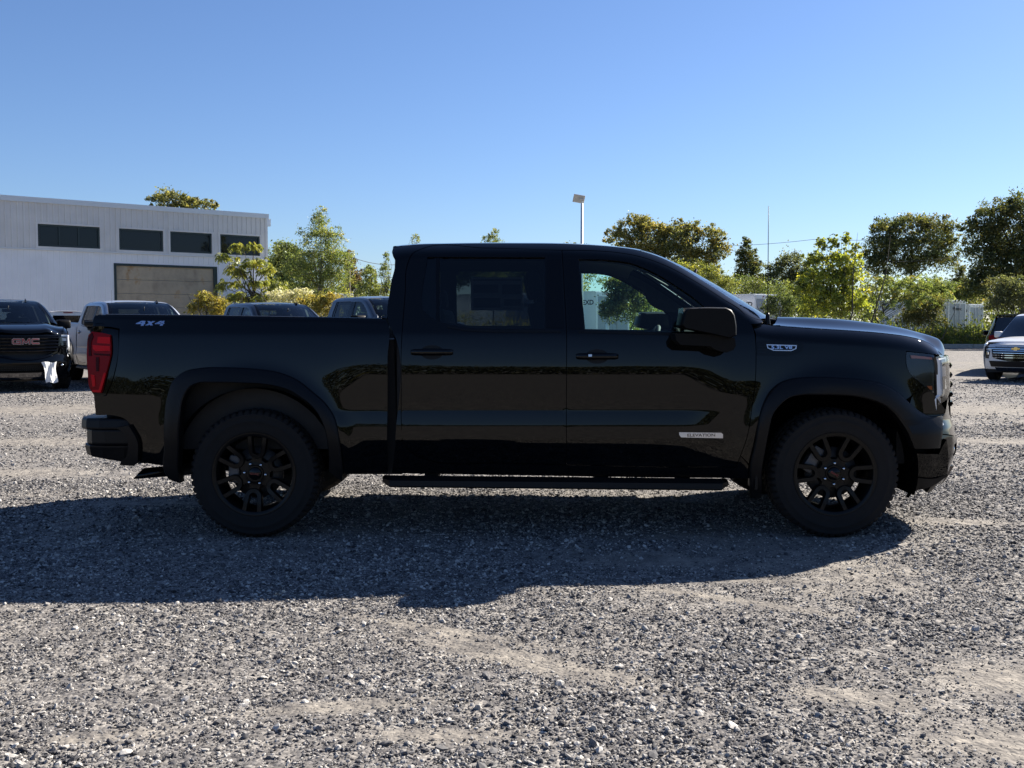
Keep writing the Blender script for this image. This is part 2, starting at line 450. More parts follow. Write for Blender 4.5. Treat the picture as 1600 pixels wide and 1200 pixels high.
# belt weatherstrips and the gloss pillar covers
for px, par in (([(904, 516), (1056, 520.5), (1100, 523), (1100, 526.5), (1056, 524.5), (904, 520)], front_doors), ([(700, 510), (728, 514.5), (760, 516), (852, 516), (876, 516.5), (876, 520), (760, 519), (726, 517), (698, 512)], rear_doors)):
    for d in panel('weatherstrip', tr(px, 'cab'), [], cab, PL, None, gap=0, depth=.008, lift=.004, both=True, corner=25): d.parent = par[0 if d.data.vertices[0].co.y < 0 else 1]
for px, par in (([(881, 405), (902, 406), (911, 514), (888, 514)], front_doors), ([(854, 404), (876, 405), (881.5, 513), (853, 512)], rear_doors)):
    for d in panel('pillar_cover', tr(px, 'cab'), [], cab, GB, None, gap=0, depth=.006, lift=.003, both=True, corner=25): d.parent = par[0 if d.data.vertices[0].co.y < 0 else 1]
# door handles: flat dark disc that paints in the shade of the cup, bar, lock
def pair(build, parents, name, material):
    a = build(-1).build(name, material, parents[0]); b = build(1).build(name, material, parents[1]); return a, b
for px0, px1, py, par in ((642, 708, 550.5, rear_doors), (900, 966, 557, front_doors)):
    (xa, za), (xb, _) = tr([(px0, py), (px1, py)], 'cab'); xm = (xa + xb) / 2
    cup = [(xm + .075 * math.cos(t), za + .046 * math.sin(t)) for t in np.linspace(0, 2 * math.pi, 28, endpoint=False)]
    for d in panel('handle_cup_shade', cup, [], side('cab', .0), PL, None, gap=0, depth=.003, lift=.0015, both=True, raw=True): d.parent = par[0 if d.data.vertices[0].co.y < 0 else 1]
    def hb(s):
        m = MB(); f = surf('cab', xm, za); L = (xb - xa) / 2
        rows = []
        for t in np.linspace(-1, 1, 17):
            hh = .021 * (1 - .12 * t * t) * (1 if abs(t) < .97 else .8); o = .030 - .018 * abs(t) ** 4
            rows.append([(t * L, -hh, o - .014), (t * L, -hh * .75, o), (t * L, hh * .6, o + .004), (t * L, hh, o - .010), (t * L, hh * .5, o - .020), (t * L, -hh * .6, o - .022)])
        v = [f(*p) for r in rows for p in r]
        if s > 0: v = [(x, -y, z) for x, y, z in v]
        fs = [(i * 6 + j, i * 6 + (j + 1) % 6, (i + 1) * 6 + (j + 1) % 6, (i + 1) * 6 + j) for i in range(16) for j in range(6)] + [tuple(range(6)), tuple(96 + k for k in range(6))]
        return m.add(v, fs, True)
    hs = pair(hb, par, 'door_handle', P)
    if px0 == 900:
        f = surf('cab', xm - .047, za + .004)
        MB().add([f(.011 * a, .007 * b, .036 + c) for c in (-.006, .0) for a, b in ((-1, -1), (1, -1), (1, 1), (-1, 1))],
                 [(4, 5, 6, 7), (0, 1, 5, 4), (1, 2, 6, 5), (2, 3, 7, 6), (3, 0, 4, 7)]).build('handle_lock', M['badge_silver'], front_doors[0])

# ---- fixed cab sheet metal
cs_px = [(617.5, 692), (617.5, 528), (606, 501), (610, 445), (616, 404), (612, 394), (614, 387), (640, 382), (700, 380), (800, 379.3), (900, 380.8), (960, 385), (1000, 391), (1030, 400), (1060, 414), (1100, 438), (1150, 470), (1190, 497),
         (1193, 503.5), (1184, 506), (1171, 506.5), (1161, 488.5), (1130, 467.5), (1085, 439), (1040, 415), (1000, 401), (960, 394), (920, 391.5), (878, 391), (760, 387.5), (660, 388.5), (645, 396), (637, 412), (633, 460), (629, 510), (627, 545), (627, 600), (627, 660), (629, 688)]
cso = []
for (px, py) in cs_px:
    on_sil = next((i for i, q in enumerate(_sil_px) if q[0] == px and abs(q[1] - py) < .6), None)
    if on_sil is not None: cso.append((_sil[on_sil][0], _sil[on_sil][1] - .0015))
    else: cso.append(tr([(px, py)], 'cab')[0])
panel('cab_side', cso, [], cab, P, truck, both=True, hx=.018, hz=.007, step=.015)
# dark inner structure behind the shut lines
fr_out = [p for p in cso]
panel('cab_frame', [tuple(p) for p in inset(np.array(cso[:20] + [tr([(1181, 520)], 'cab')[0], tr([(1180, 590)], 'cab')[0], tr([(1157, 712)], 'cab')[0], tr([(1150, 728)], 'cab')[0], tr([(640, 722)], 'cab')[0], tr([(618, 720)], 'cab')[0]]), .008)],
      [[tuple(p) for p in inset(np.array(fwo), -.012)], [tuple(p) for p in inset(np.array(rwo), -.012)]], side('cab', -.030), M['underbody'], truck, both=True, gap=0, depth=0, raw=True, hx=.08, hz=.03)
rk_px = [(617.5, 692), (629, 688), (640, 704), (658, 715), (672, 719.5), (780, 723.5), (885, 726), (1020, 729.5), (1150, 730), (1157, 712), (1170, 728), (1172, 748), (1020, 746.5), (800, 743), (612, 740)]
panel('rocker_panel', tr(rk_px, 'cab'), [], cab, GB, truck, both=True, hx=.06, hz=.014)
# roof skin
nx, nv = 44, 28
v = []; nor = []
_xr = np.linspace(_sil[1, 0] + .01, _sil[7, 0], nx)
for x in _xr:
    for j in range(nv + 1):
        t = j / nv * 2 - 1; w = half_w(x, zroof(x), 'cab') + .001
        v.append((x - .05 * (1 - t * t) * (1 if x < -.5 else 0) * (1 - (x - _xr[0]) / .4) * (x < _xr[0] + .4) + .07 * (1 - t * t) * max(0, (x - _xr[-1] + .3) / .3), t * w, zroof(x) - .0015 + .034 * (1 - t ** 4 * .35 - t * t * .65)))
f = [(i * (nv + 1) + j, (i + 1) * (nv + 1) + j, (i + 1) * (nv + 1) + j + 1, i * (nv + 1) + j + 1) for i in range(nx - 1) for j in range(nv)]
mesh_obj('roof', v, f, P, truck, True)
MB().add([(-.20, 0, 0), (.10, -.018, 0), (.12, 0, 0), (.10, .018, 0), (.03, -.006, .055), (.055, 0, .06), (.03, .006, .055), (.085, 0, .035)],
         [(0, 1, 4), (0, 4, 6), (0, 6, 3), (4, 5, 6), (1, 7, 5, 4), (6, 5, 7, 3), (1, 2, 7), (2, 3, 7)]).build('roof_antenna', GB, truck).location = (.62, .43, zroof(.6) + .012)
# windshield, rear glass
def shield(u, t):
    x = np.interp(u, [0, 1], [_sil[7, 0], _sil[12, 0]]); w = half_w(x, zroof(x), 'cab') - .012
    return (x + (.07 + .16 * u) * (1 - t * t), t * w, zroof(x) - .004 + .034 * (1 - t * t) * (1 - .6 * u))
nu, nv = 16, 20
v = [shield(i / nu, j / nv * 2 - 1) for i in range(nu + 1) for j in range(nv + 1)]
f = [(i * (nv + 1) + j, (i + 1) * (nv + 1) + j, (i + 1) * (nv + 1) + j + 1, i * (nv + 1) + j + 1) for i in range(nu) for j in range(nv)]
mesh_obj('windshield', v, f, M['glass_shield'], truck, True)
for s in (-1, 1):
    mb = MB()
    a = [shield(u, s * 1.0) for u in np.linspace(0, 1, 12)]; b = [shield(u, s * .94) for u in np.linspace(0, 1, 12)]
    mb.add([(p[0] + .004, p[1], p[2] + .006) for p in a] + [(p[0] + .004, p[1], p[2] + .006) for p in b], [(i, i + 1, 13 + i, 12 + i) for i in range(11)], True)
    mb.build('windshield_trim', GB, truck)
xb = _sil[1, 0] + .03
def backw(t, s):   # t 0 belt .. 1 roof
    z = .72 + t * (zroof(xb) - .72 - .02); return (xb - .02 + .03 * (1 - t), s * (half_w(-.7, z, 'cab') - .02), z)
ts = np.linspace(0, 1, 10)
v = [backw(t, s) for t in ts for s in (-1, -.72, .72, 1)]
f = []; g = []
for i in range(9):
    for j in range(3):
        q = (i * 4 + j, i * 4 + j + 1, (i + 1) * 4 + j + 1, (i + 1) * 4 + j)
        (g if (j == 1 and 5 <= i <= 7) else f).append(q)
back = mesh_obj('cab_back', v, f, P, truck)
_u = sorted({i for q in g for i in q}); _m = {a: k for k, a in enumerate(_u)}
mesh_obj('rear_window', [v[i] for i in _u], [tuple(_m[i] for i in q) for q in g], M['glass_rear'], back)
MB().box(xb - .075, xb - .01, -.18, .18, zroof(xb) - .045, zroof(xb) - .008, bev=.01).build('brake_light', M['red_lens'], back)
# spoiler lip at the back of the roof
MB().box(xb - .045, xb + .06, -.66, .66, zroof(xb) - .03, zroof(xb) + .002, bev=.012).build('roof_spoiler', P, truck)

# ---- fender, hood
ffl_o = [(1172, 778), (1172, 727), (1178.6, 698), (1184, 665), (1192, 633), (1203, 612), (1219, 598), (1238, 591.5), (1260, 589.5), (1309, 590), (1348, 593), (1381, 600), (1407, 615), (1426, 633), (1442, 645), (1459, 651), (1475, 649), (1474.5, 672), (1470, 700)]
ffl_i = [(1190, 778), (1191, 732), (1196, 704), (1201.5, 675), (1209, 646), (1219, 633), (1234, 621.5), (1252, 617.5), (1280, 617), (1310, 617.5), (1337, 619.5), (1358, 624), (1378, 631), (1398, 646), (1411, 663), (1418, 674), (1425, 690), (1428, 697), (1429, 701)]
rfl_o = [(263, 748), (257, 739), (256, 694), (256, 653), (261, 618), (271, 593), (286, 581), (312, 575), (354, 574), (395, 576), (436, 582), (463, 593), (488, 612), (510, 632), (523, 653), (529, 680), (533, 708), (536, 736), (535, 752)]
rfl_i = [(281, 755), (278, 735), (279, 704), (281, 653), (288, 618), (298, 604), (312, 598.5), (333, 598), (354, 598), (380, 599), (405, 600), (436, 605), (452, 610), (467, 619), (482, 630), (494, 643), (505, 664), (513, 704), (514, 737)]
def along(poly, n):
    c = catmull(poly, False, .012, 50); L = np.concatenate([[0], np.cumsum(np.linalg.norm(np.diff(c, axis=0), axis=1))])
    s = np.linspace(0, L[-1], n); return np.stack([np.interp(s, L, c[:, 0]), np.interp(s, L, c[:, 1])], 1)
def flare(o_px, i_px, reg, name):
    O = along(tr(o_px, reg, .015), 90); I = along(tr(i_px, reg, .035), 90)
    fn = side(reg); prof = [(0, .002), (.03, .018), (.12, .026), (.55, .036), (.93, .040), (1.0, .034), (1.0, .0), (1.0, -.06)]
    for s in (-1, 1):
        v = []
        for a, b in zip(O, I):
            for t, h in prof:
                q = a + (b - a) * t; x, y, z = fn(q[0], q[1]); v.append((x, (y - h) if s < 0 else -(y - h), z))
        m = len(prof)
        f = [(i * m + j, i * m + j + 1, (i + 1) * m + j + 1, (i + 1) * m + j) for i in range(len(O) - 1) for j in range(m - 1)]
        if s < 0: f = [q[::-1] for q in f]
        ob = mesh_obj(name, v, f, PL, truck, True)
        ob.data.set_sharp_from_angle(angle=R(35))
    return (O + I) / 2
fmid = flare(ffl_o, ffl_i, 'fender', 'wheel_flare')
rmid = flare(rfl_o, rfl_i, 'bed', 'wheel_flare')
fo = tr([(1184, 506), (1171, 506.5), (1177.5, 514), (1180.8, 535), (1181.3, 560), (1180.5, 590), (1175, 637), (1167, 684), (1157, 712), (1172, 727)], 'fender')
fo = [(x, min(z, zfen(x) - .002)) for x, z in fo]
i0 = int(np.argmin([abs(p[1] - fo[-1][1]) for p in fmid[:30]])); i1 = int(np.argmin([np.hypot(*(p - np.array(tr([(1418, 625)], 'fender')[0]))) for p in fmid]))
ft = [(x, zfen(x) - .001) for x in np.linspace(tr([(1473, 545)], 'fender')[0][0], tr([(1193, 505)], 'fender')[0][0], 26)]
fo = fo + [tuple(p) for p in fmid[i0 + 2:i1:2]] + tr([(1426, 617), (1442, 601), (1421, 582), (1416, 571), (1416, 549), (1440, 551.5), (1460, 553.5)], 'fender') + ft
fend = panel('front_fender', fo, [], side('fender'), P, truck, both=True, hx=.05, hz=.014, step=.02)
bc = tr([(1426, 617), (1442, 601), (1460, 617), (1472, 632), (1477, 640), (1476, 649)], 'fender')
i2 = int(np.argmin([np.hypot(*(p - np.array(tr([(1468, 660)], 'fender')[0]))) for p in fmid]))
bcor = panel('bumper_corner', bc + [tuple(p) for p in fmid[i2:i1:-2]], [], side('fender'), P, truck, both=True, hz=.014, step=.02)
def hood_half(u):
    return .865 + .0 * u
zd_t = [(1.55, 1.418), (1.73, 1.417), (1.92, 1.412), (2.21, 1.388), (2.435, 1.356), (2.61, 1.318), (2.74, 1.280), (2.80, 1.252), (2.84, 1.222), (2.87, 1.185)]
_zdc = catmull(zd_t, False, .01, 60)
zdome = lambda x: float(np.interp(x, _zdc[:, 0], _zdc[:, 1]))
def F_front(y, z):
    """x of the nose at a height, swept back towards the corners"""
    pr = np.interp(z, [.24, .30, .40, .52, .62, .70, .76, .95, 1.12, 1.18, 1.22], [-.07, -.02, .03, .07, .075, .055, .03, .025, .015, .0, -.02])
    a = abs(y) / .885
    return float(2.83 - .285 * a ** 2.5 - .10 * max(0, a - .92) / .08 * (z < .9) * .3 + pr)
nu, nv = 56, 48
v = []
for i in range(nu + 1):
    u = i / nu; uu = 1 - (1 - u) ** 1.5
    for j in range(nv + 1):
        t = j / nv * 2 - 1
        x0 = 1.47 + .21 * (1 - t * t); x1 = F_front(t * .80, 1.2) + .02
        x = x0 + (x1 - x0) * uu
        he = max(half_w(x, zfen(x), 'fender') - .004, .45)
        xl = min(x, 2.62); y = t * (half_w(xl, zfen(xl), 'fender') - .004 - .02 * max(0, x - 2.62))
        g = 1 - sstep(.52, .99, abs(t))
        ze = zfen(min(x, 2.59)) + min(0, -(x - 2.59) * .55) if x > 2.59 else zfen(x)
        lip = -.035 * max(0, (uu - .965) / .035) ** 2
        sc = .012 * math.exp(-((abs(t) - .62) / .10) ** 2) * (1 - u) ** .5
        v.append((x, y, ze + (zdome(x) - ze) * g + lip + sc + .001))
f = [(i * (nv + 1) + j, (i + 1) * (nv + 1) + j, (i + 1) * (nv + 1) + j + 1, i * (nv + 1) + j + 1) for i in range(nu) for j in range(nv)]
hood = mesh_obj('hood', v, f, P, truck, True)
hl = [v[nu * (nv + 1) + j] for j in range(nv + 1)]
mesh_obj('hood_lip', [(p[0], p[1], p[2]) for p in hl] + [(p[0] - .05, p[1], p[2] - .05) for p in hl], [(j, nv + 1 + j, nv + 2 + j, j + 1) for j in range(nv)], GB, hood, True)
# cowl: black plastic tray between glass and hood, wiper arms, antenna mast on the kerb-side fender
v = []
for j in range(21):
    t = j / 10 - 1
    v += [(_sil[12, 0] - .03 + .23 * (1 - t * t), t * .86, 1.372), (1.52 + .21 * (1 - t * t), t * .86, 1.372)]
mesh_obj('cowl', v, [(2 * j, 2 * j + 1, 2 * j + 3, 2 * j + 2) for j in range(20)], PL, truck)
ax, _, az = at(1199.5, 497, TY - .80); ax -= TX
MB().lathe([(0, az + .035), (.008, az + .034), (.013, az + .02), (.017, az - .02), (.02, az - .04)], 12, 'z', (ax, -.80, 0)).tube([(ax, -.80, az), (ax - .005, -.80, az + .73)], [.0035, .002], 6).build('antenna', M['plastic_black'], truck)
for y0 in (-.60, .10):
    MB().tube([(1.60, y0, 1.395), (1.50, y0 + .30, 1.425), (1.44, y0 + .55, 1.44)], [.012, .008, .006], 6).build('wiper', PL, truck)

# ---- nose: black fascia, grille bars, lamps, bumper
def front(lift=0.0):
    return lambda y, z: (F_front(y, z) + lift, y, z)
FN = (1, 0, 0)
fasc = panel('front_fascia', [(-.875, .32), (.875, .32), (.875, 1.16), (.80, 1.175), (-.80, 1.175), (-.875, 1.16)], [], front(-.05), M['underbody'], truck, gap=0, depth=0, out=FN, hx=.06, hz=.05)
grille = panel('grille', [(-.70, 1.165), (.70, 1.165), (.69, .98), (.62, .80), (.52, .755), (-.52, .755), (-.62, .80), (-.69, .98)],
               [[(-.655, 1.135), (.655, 1.135), (.645, .98), (.585, .825), (.50, .785), (-.50, .785), (-.585, .825), (-.645, .98)]], front(.02), GB, truck, gap=0, depth=.07, out=FN)
for k, z in enumerate((1.10, 1.035, .97, .905, .84)):
    mb = MB(); hw = np.interp(z, [.8, .98, 1.13], [.60, .65, .66])
    ys = np.linspace(-hw, hw, 29); rows = []
    for y in ys:
        x = F_front(y, z) + .028
        rows.append([(x - .05, y, z + .018), (x, y, z + .014), (x + .010, y, z), (x, y, z - .017), (x - .05, y, z - .02)])
    mb.add([p for r in rows for p in r], [(i * 5 + j, i * 5 + j + 1, (i + 1) * 5 + j + 1, (i + 1) * 5 + j) for i in range(28) for j in range(4)], False)
    mb.build('grille_bar', GB, grille)
mb = MB()
for y in np.linspace(-.6, .6, 49):
    x = F_front(y, .95); zz = np.interp(abs(y), [.5, .58, .65], [.79, .83, .98]); mb.box(x - .03, x + .004, y - .004, y + .004, zz, 1.135)
tag(mb.build('grille_mesh', M['underbody'], grille), kind='stuff')
# the maker's letters across the grille, built from bars
def gmc_strokes(W, Hh, s):
    """three block letters as polygons in (a, b), centred"""
    w = W * .30; gp = W * .05; x0 = -W / 2; h = Hh / 2; c = s * .9; out = []
    L = x0; Rr = x0 + w                                   # G
    out += [[(L + c, h), (Rr, h), (Rr, h - s), (L + c, h - s)], [(L, h - c), (L + c, h), (L + c, h - s), (L + s, h - c * 1.2), (L + s, -h + c * 1.2), (L + c, -h + s), (L + c, -h), (L, -h + c)],
            [(L + c, -h), (Rr, -h), (Rr, -h + s), (L + c, -h + s)], [(Rr - s, -h), (Rr, -h), (Rr, .15 * h), (Rr - s, .15 * h)], [(L + w * .5, .15 * h - s), (Rr, .15 * h - s), (Rr, .15 * h), (L + w * .5, .15 * h)]]
    L = x0 + w + gp; Rr = L + w; mm = (L + Rr) / 2          # M
    out += [[(L, -h), (L + s, -h), (L + s, h), (L, h)], [(Rr - s, -h), (Rr, -h), (Rr, h), (Rr - s, h)],
            [(L, h), (L + s * 1.25, h), (mm + s * .2, -h * .55), (mm - s * .6, -h * .8)], [(Rr, h), (Rr - s * 1.25, h), (mm - s * .2, -h * .55), (mm + s * .6, -h * .8)]]
    L = x0 + 2 * (w + gp); Rr = L + w                     # C
    out += [[(L + c, h), (Rr, h), (Rr, h - s), (L + c, h - s)], [(L, h - c), (L + c, h), (L + c, h - s), (L + s, h - c * 1.2), (L + s, -h + c * 1.2), (L + c, -h + s), (L + c, -h), (L, -h + c)],
            [(L + c, -h), (Rr, -h), (Rr, -h + s), (L + c, -h + s)]]
    return out
def stroke_obj(name, polys, fn, h0, h1, material, parent, grow=0.0):
    mb = MB()
    for p in polys:
        p = [np.array(q) for q in p]
        if grow: p = list(inset(p, -grow))
        mb.prism([tuple(q) for q in p], h0, h1, fn)
    return mb.build(name, material, parent)
gz = 1.035
gfn = lambda a, b, c: (F_front(0, gz) + .04 + c - .35 * a * a, a, gz + b)
gl = stroke_obj('badge_letters', gmc_strokes(.50, .11, .023), gfn, .0, .014, M['letter_chrome'], grille, .007)
stroke_obj('badge_infill', gmc_strokes(.50, .11, .023), gfn, .012, .019, M['badge_red'], grille, -.003)
# headlamps
def both_front(name, outline, holes, fn, material, parent=None, **kw):
    a = panel(name, outline, holes, fn, material, parent, out=FN, **kw)
    b = panel(name, [(-y, z) for y, z in outline], [[(-y, z) for y, z in h] for h in holes], fn, material, parent, out=FN, **kw)
    return a, b
lens_px = [(1417, 550), (1440, 552), (1460, 554.5), (1460, 616), (1442, 600), (1421, 581), (1417, 570)]
bowls = both_front('headlight', [(-.885, 1.165), (-.70, 1.165), (-.69, 1.0), (-.72, .93), (-.80, .90), (-.885, .86)], [], front(-.004), M['lamp_bowl'], truck, gap=0, depth=.05, hx=.05)
for i, ob in enumerate(panel('lamp_side', tr(lens_px, 'fender'), [], side('fender', -.012), M['lamp_bowl'], None, gap=0, depth=.02, both=True)): ob.parent = bowls[i]
def hpair(name, outline, lift, material, depth=.02):
    a, b = both_front(name, outline, [], front(lift), material, None, gap=0, depth=depth, hx=.04, corner=25); a.parent = bowls[0]; b.parent = bowls[1]
hpair('daytime_lamp', [(-.89, 1.155), (-.72, 1.160), (-.72, 1.130), (-.845, 1.125), (-.85, .90), (-.842, .72), (-.862, .71), (-.89, .86)], .012, M['lamp_white'])
hpair('lamp_projector', [(-.83, 1.10), (-.735, 1.10), (-.735, 1.035), (-.83, 1.035)], .006, M['lamp_white'])
hpair('lamp_projector', [(-.83, 1.015), (-.735, 1.015), (-.735, .95), (-.83, .95)], .006, M['chrome'])
for px, mm in (([(1423, 555), (1440, 556.5), (1457, 558.5), (1457, 562), (1438, 560.5), (1425, 560)], 'amber_lens'), ([(1449, 603), (1457, 603), (1457, 609.5), (1455, 609)], 'amber_lens')):
    for i, ob in enumerate(panel('side_reflector', tr(px, 'fender'), [], side('fender', -.005), M[mm], None, gap=0, depth=.006, both=True)): ob.parent = bowls[i]
for i, ob in enumerate(panel('lamp_glass', tr(lens_px, 'fender'), [], side('fender', -.001), M['glass_clear'], None, gap=0, depth=0, both=True)): ob.parent = bowls[i]
a, b = both_front('lamp_glass', [(-.886, 1.168), (-.70, 1.168), (-.69, 1.0), (-.72, .93), (-.80, .89), (-.886, .85)], [], front(.026), M['glass_clear'], None, gap=0, depth=0); a.parent = bowls[0]; b.parent = bowls[1]
# painted band below grille and lamps, lower bumper with intake, fog lamps, skid plate
band = panel('bumper_band', [(-.885, .80), (-.80, .79), (-.70, .90), (-.63, .79), (-.53, .745), (.53, .745), (.63, .79), (.70, .90), (.80, .79), (.885, .80), (.885, .665), (.70, .63), (-.70, .63), (-.885, .665)], [], front(.012), P, truck, gap=0, depth=.05, out=FN, hz=.02)
bump = panel('front_bumper', [(-.905, .66), (-.70, .62), (.70, .62), (.905, .66), (.905, .44), (.84, .36), (.62, .30), (-.62, .30), (-.84, .36), (-.905, .44)],
             [[(-.55, .56), (.55, .56), (.50, .42), (-.50, .42)], [(-.76, .58), (-.62, .58), (-.64, .50), (-.76, .50)], [(.76, .58), (.62, .58), (.64, .50), (.76, .50)]], front(.025), P, truck, gap=0, depth=.07, out=FN, hz=.02)
mb = MB()
for z in (.45, .49, .53):
    for y in np.linspace(-.52, .40, 24):
        x = F_front(y, z) - .02; mb.box(x, x + .02, y, y + .035, z - .006, z + .006)
tag(mb.build('intake_grid', PL, bump), kind='stuff')
for s in (-1, 1):
    x = F_front(.70, .54); MB().lathe([(.0, .02), (.028, .018), (.032, 0), (.032, -.05)], 20, 'x', (x - .01, s * .70, .54)).build('fog_lamp', M['chrome'], bump)
panel('skid_plate', [(-.55, .40), (.55, .40), (.48, .27), (-.48, .27)], [], front(.05), M['chrome_dark'], bump, gap=0, depth=.05, out=FN)
low = panel('air_dam', [(-.86, .40), (-.6, .33), (.6, .33), (.86, .40), (.84, .27), (.6, .245), (-.6, .245), (-.84, .27)], [], front(-.0), PL, bump, gap=0, depth=.04, out=FN)
sb = tr([(1429, 708), (1466, 709), (1472, 696), (1478, 686), (1480, 700), (1480, 738), (1466, 744), (1429, 744)], 'fender')
panel('bumper_end', sb, [], side('fender', .012), P, bump, gap=.001, depth=.05, both=True)
sv = tr([(1429, 746), (1466, 745.5), (1479, 739), (1479, 744), (1460, 757), (1423, 772), (1418, 778), (1425, 765)], 'fender')
panel('valance', sv, [], side('fender', .012), PL, bump, gap=.001, depth=.03, both=True)

# ---- cargo bed
bo = tr([(603, 499), (606, 505), (606, 560), (606, 640), (606, 739), (572, 739), (536, 738)], 'bed')
i0 = int(np.argmin([abs(p[1] - bo[-1][1]) for p in rmid[60:]])) + 60
i1 = int(np.argmin([abs(p[1] - tr([(265, 736)], 'bed')[0][1]) for p in rmid[:30]]))
bo = bo + [tuple(p) for p in rmid[i0 - 1:i1:-2]] + tr([(262, 728), (240, 726), (218, 722), (217, 690), (207, 669), (195, 655), (182, 650.5), (149, 649), (147.5, 621), (166, 618), (174, 600), (181, 576), (185, 545), (186.5, 514), (170, 511), (147, 512), (144.5, 502), (148, 493)], 'bed')
bo = [(x, min(z, zbed(x) - .001)) for x, z in bo] + [(x, zbed(x) - .001) for x in np.linspace(tr([(150, 493)], 'bed')[0][0] + .02, tr([(600, 499)], 'bed')[0][0] - .02, 40)]
bed = panel('bedside', bo, [], side('bed'), P, truck, both=True, hx=.05, hz=.014, step=.02)
xb0, xb1 = bo[-40][0], bo[-1][0]
for s in (-1, 1):
    mb = MB()
    for i in range(24):
        xa = xb0 + (xb1 - xb0) * i / 24; xc = xb0 + (xb1 - xb0) * (i + 1) / 24
        pa, pc = half_w(xa, zbed(xa), 'bed') - .004, half_w(xc, zbed(xc), 'bed') - .004
        za, zc = zbed(xa) + .004, zbed(xc) + .004
        mb.add([(xa, s * pa, za - .004), (xc, s * pc, zc - .004), (xc, s * (pc - .02), zc), (xa, s * (pa - .02), za), (xc, s * (pc - .10), zc), (xa, s * (pa - .10), za), (xc, s * (pc - .10), zc - .06), (xa, s * (pa - .10), za - .06)], [(0, 1, 2, 3), (3, 2, 4, 5), (5, 4, 6, 7)])
    mb.build('rail_cap', PL, truck)
MB().box(xb0 + .03, xb1 - .01, -.80, .80, .78, .82).box(xb1 - .05, xb1 - .01, -.82, .82, .82, 1.36).build('bed_liner', M['bed_steel'], truck)
for s in (-1, 1): MB().box(xb0 + .03, xb1 - .01, min(s * .82, s * .86), max(s * .82, s * .86), .56, 1.36).build('bed_wall', M['underbody'], truck)
# tail lamps
tl_px = [(139, 524), (145, 518), (160, 520), (173, 523), (174, 535), (174, 552), (170, 570), (165, 589), (159, 614), (145, 613), (141, 606), (138, 582), (136.5, 550)]
hs_px = [(146, 514), (170, 513), (185, 516), (185, 545), (180, 576), (173, 600), (165, 617), (147, 618.5), (141, 610), (137, 582), (135.5, 550), (138, 524)]
tb = tr(hs_px, 'bed')
houses = panel('taillight', tb, [], side('bed', -.004), GB, truck, both=True, gap=.001, depth=.05)
def tl(name, px, off, material, depth=.006):
    for i, ob in enumerate(panel(name, tr(px, 'bed'), [], side('bed', off), M[material], None, gap=0, depth=depth, both=True, corner=25)): ob.parent = houses[i]
tl('tail_lens', tl_px, .010, 'red_lens', .014)
tl('lens_bar', [(154, 526), (173, 526.5), (173, 537), (153, 536)], .014, 'red_lens_bright')
tl('lens_bar', [(146, 539), (173, 540.5), (173, 548), (150, 548.5), (146.5, 545)], .014, 'red_lens_bright')
tl('lens_bar', [(147, 552), (173, 553.5), (172.5, 556), (149, 554.5)], .014, 'red_lens_dark')
tl('lens_bar', [(151, 558), (156, 558), (155.5, 580), (151.5, 580)], .014, 'red_lens_dark')
tl('lens_bar', [(166.5, 583), (164, 593), (158.5, 612.5), (145.5, 612), (146, 609), (155.5, 609), (161, 590), (163.5, 582)], .014, 'red_lens_bright')
tl('lens_bar', [(143, 585), (149, 586), (150, 603), (146, 604)], .014, 'red_lens_bright')
tl('lens_bar', [(139, 527), (145, 520), (147, 526), (144, 534), (144, 556), (140, 556)], .014, 'red_lens_dark')
# tailgate
xt = -2.955
tg = MB().box(xt - .02, xt + .05, -.80, .80, .86, 1.37, bev=.02)
tg.build('tailgate', P, truck)
MB().box(xt - .07, xt + .06, -.80, .80, 1.365, 1.398, bev=.012).build('tailgate_cap', PL, truck)
for s in (-1, 1):
    MB().box(xt + .035, xt + .12, min(s * .80, s * .925), max(s * .80, s * .925), .82, 1.385, bev=.02).build('bed_corner', P, truck)
    MB().box(xt + .012, xt + .034, min(s * .81, s * .915), max(s * .81, s * .915), .955, 1.27, bev=.008).build('tail_lens', M['red_lens'], truck)
MB().box(xt - .035, xt - .015, -.25, .25, 1.20, 1.28, bev=.006).build('tailgate_handle', GB, truck)
# rear bumper: top pad, body with a hollow corner step
def plan_box(pts, z0, z1, top_in=0.0, bot_in=0.0, slope=0.0):
    mb = MB(); n = len(pts); c = np.mean(pts, axis=0)
    a = [(*(np.array(p) + (c - np.array(p)) * bot_in), z0 - slope * (p[0] + 3.05)) for p in pts]; b = [(*(np.array(p) + (c - np.array(p)) * top_in), z1) for p in pts]
    return mb.add(a + b, [tuple(range(n))[::-1], tuple(range(n, 2 * n))] + [(i, (i + 1) % n, n + (i + 1) % n, n + i) for i in range(n)])
arc = [(-3.045, -.70), (-3.035, -.84), (-3.005, -.925), (-2.95, -.985), (-2.86, -1.005), (-2.72, -1.0), (-2.66, -.985)]
full = arc + [(-2.66, .985), (-2.72, 1.0), (-2.86, 1.005), (-2.95, .985), (-3.005, .925), (-3.035, .84), (-3.045, .70)]
rb = plan_box(full, .70, .775, .012, 0).build('rear_bumper', PL, truck)
sm = [(x + .03, y * .985) for x, y in full]
bs_ = plan_box(sm, .60, .705).build('bumper_step', PL, rb)
sb = tr([(204, 664), (209, 672), (217, 687), (218, 722), (212, 727), (190, 725.5), (193, 719), (200, 714), (203, 700), (200, 682), (192, 672), (182, 668)], 'bed')
panel('bumper_arm', sb, [], side('bed', .035), PL, rb, both=True, gap=0, depth=.09)
lowp = [(x + .005, y * .99) for x, y in full]
bl_ = plan_box(lowp, .535, .60, .02, .05, .16).build('bumper_lower', PL, rb)
